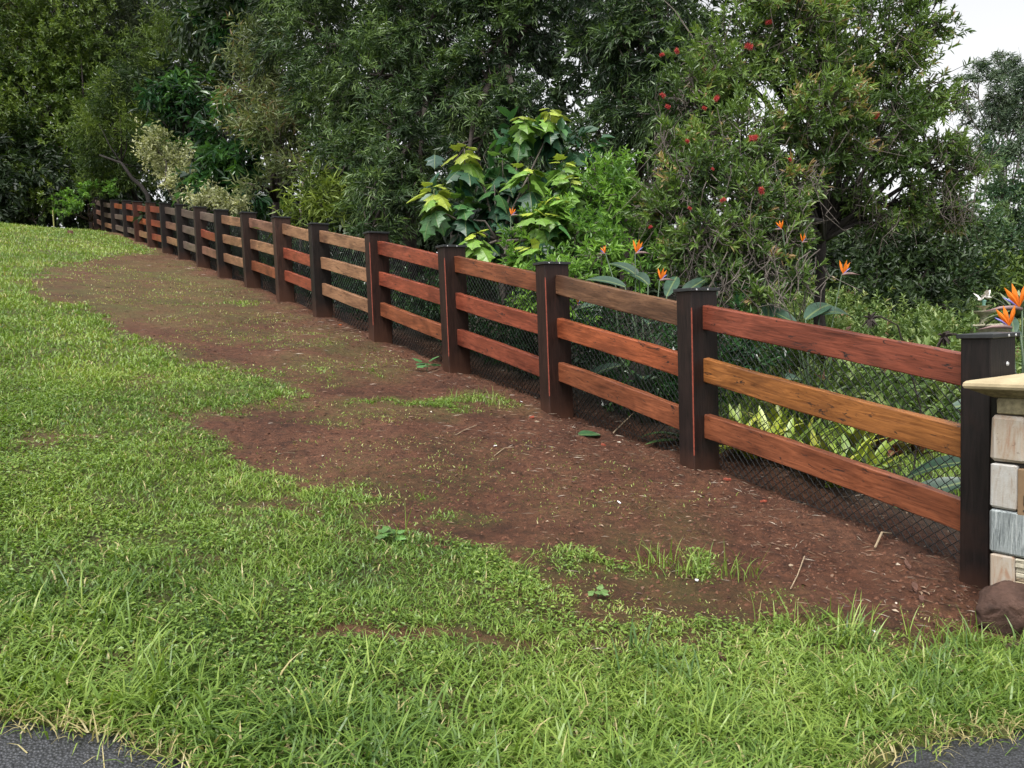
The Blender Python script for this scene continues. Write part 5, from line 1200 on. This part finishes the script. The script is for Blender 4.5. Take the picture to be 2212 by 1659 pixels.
for q, (px, py, sz, lb) in enumerate([(1070, 967, .018, 'torn white scrap in the middle of the bare soil'), (1337, 1079, .014, 'upright small white scrap on the soil before the third post from the pillar'), (1505, 1254, .016, 'white scrap at the tip of the thin grass tongue'), (1127, 876, .018, 'white stone chip at the foot of the post beside the thin grass strip'), (1890, 1372, .012, 'white fleck in the soil just above the long grass at right'), (2070, 1419, .010, 'white fleck lying in the grass below the boulder')]):
    flat_scrap('paper_scrap', lb, 'scrap', px, py, sz, PAPER, 'white scraps on the ground', q)
for q, (px, py, sz, lb, mt) in enumerate([(1572, 1046, .035, 'red timber offcut at the foot of the post nearest the pillar but one', CHIPR), (1650, 1092, .03, 'dark red offcut on the soil under the nearest bay', CHIPR), (1305, 968, .028, 'small red offcut beside the fallen green leaf', CHIPR), (1150, 907, .04, 'red brown offcut in front of the post by the thin grass strip', CHIPR), (690, 684, .05, 'flat red stone at the foot of a middle fence post', CHIPR),
                                          (1975, 1278, .05, 'curled brown bark piece left of the corner post', CHIPB), (1990, 1300, .04, 'brown bark piece below the curled one', CHIPB), (1960, 1240, .035, 'small brown bark piece above the curled one', CHIPB), (1560, 1420, .035, 'dark brown clod in the long grass', CHIPB)]):
    flat_scrap('timber_offcut' if mt is CHIPR else 'bark_piece', lb, 'wood piece', px, py, sz, mt, None, q + 20, .012, .4, .2 + .2 * q)
def stick(label, pts, r):
    m = MB(); m.tube([gpt(*p) for p in pts], r, 5); tag(m.build('stick', DRY), label, 'stick')
stick('long thin pale stick lying on the soil below the nearest bay', [(1708, 1275, .01), (1722, 1245, .012), (1738, 1210, .03)], .003)
stick('curled pale straw on the bare soil left of centre', [(1068, 985, .01), (1090, 975, .015), (1110, 972, .012)], .003)
stick('thick pale stick under the netting of the second bay', [(1325, 940, .02), (1350, 915, .04), (1375, 895, .06)], .006)
stick('forked dry stalk beside the netting of the nearest bay', [(1890, 1195, .015), (1905, 1180, .06), (1925, 1168, .02)], .006)
stick('thin straw lying across the middle of the soil', [(985, 945, .01), (1005, 935, .016), (1030, 925, .01)], .003)
fl = gpt(1272, 940, .02); o = inst('fallen_leaf', pads[2], frame((.9, .45, .02), (0, -.25, 1), fl - np.array([.09, .04, 0]), .22, .42)); o.color = (.05, .12, .05, 1); tag(o, 'single broad green leaf fallen on the soil by the netting', 'leaf')
def seedling(label, px, py, sz, nl, col):
    p = gpt(px, py); root = empty('seedling', p, label, 'plant'); m = MB(); m.tube([p - np.array([0, 0, .03]), p + np.array([.01, 0, sz * .6])], [.006, .003], 5); m.build('stem', STALKM, root)
    for q in range(nl):
        ph = q * 2.4; h = np.array([math.cos(ph), math.sin(ph), 0]); D = h + np.array([0, 0, rng.uniform(-.1, .7)]); g_ = rng.uniform(.7, 1.3)
        inst('leaf', lobs[0], frame(D, (h[0] * -.2, h[1] * -.2 - .3, 1), p + np.array([0, 0, sz * rng.uniform(.2, .6)]) + unit(D) * sz * .3, sz * rng.uniform(.6, .9)), root, tuple(c * g_ for c in col))
seedling('small broad leaved green seedling at the foot of the fourth post from the pillar', 922, 806, .17, 8, (.07, .20, .06))
seedling('leafy weed standing at the edge of the turf in the foreground', 848, 1168, .08, 10, (.10, .22, .05))
seedling('pale leafy weed in the thin grass below the bare soil', 1290, 1290, .055, 6, (.16, .28, .08))
for q, (px, py) in enumerate([(735, 706), (600, 718), (470, 812)]):
    flat_scrap('fallen_petal' if q == 0 else 'dry_leaf', ('orange petal on the litter at the foot of the fence', 'pale dry leaf lying on the soil beyond the thin grass', 'pale dry leaf on the far edge of the turf')[q], 'petal' if q == 0 else 'leaf', px, py, .035, plain('orange_petal', (.6, .12, .02), .6, .2, 20, 0) if q == 0 else DRYL, None, 60 + q, .003, .4)
flat_scrap('stone', 'flat grey stone lying in the far lawn', 'stone', 100, 490, .22, plain('grey_stone', (.14, .13, .11), .85, .3, 10, .006), None, 77, .08, .5, .3)
flat_scrap('clump', 'dark clump of earth in the far lawn near the fence end', 'clod', 152, 505, .12, CHIPB, None, 78, .09, .6, .3)
print('TRIS', sum(len(o.data.loop_triangles) if o.data.loop_triangles else sum(len(p.vertices) - 2 for p in o.data.polygons) if len(o.data.polygons) < 3000 else len(o.data.loops) - 2 * len(o.data.polygons) for o in bpy.data.objects if o.type == 'MESH'))
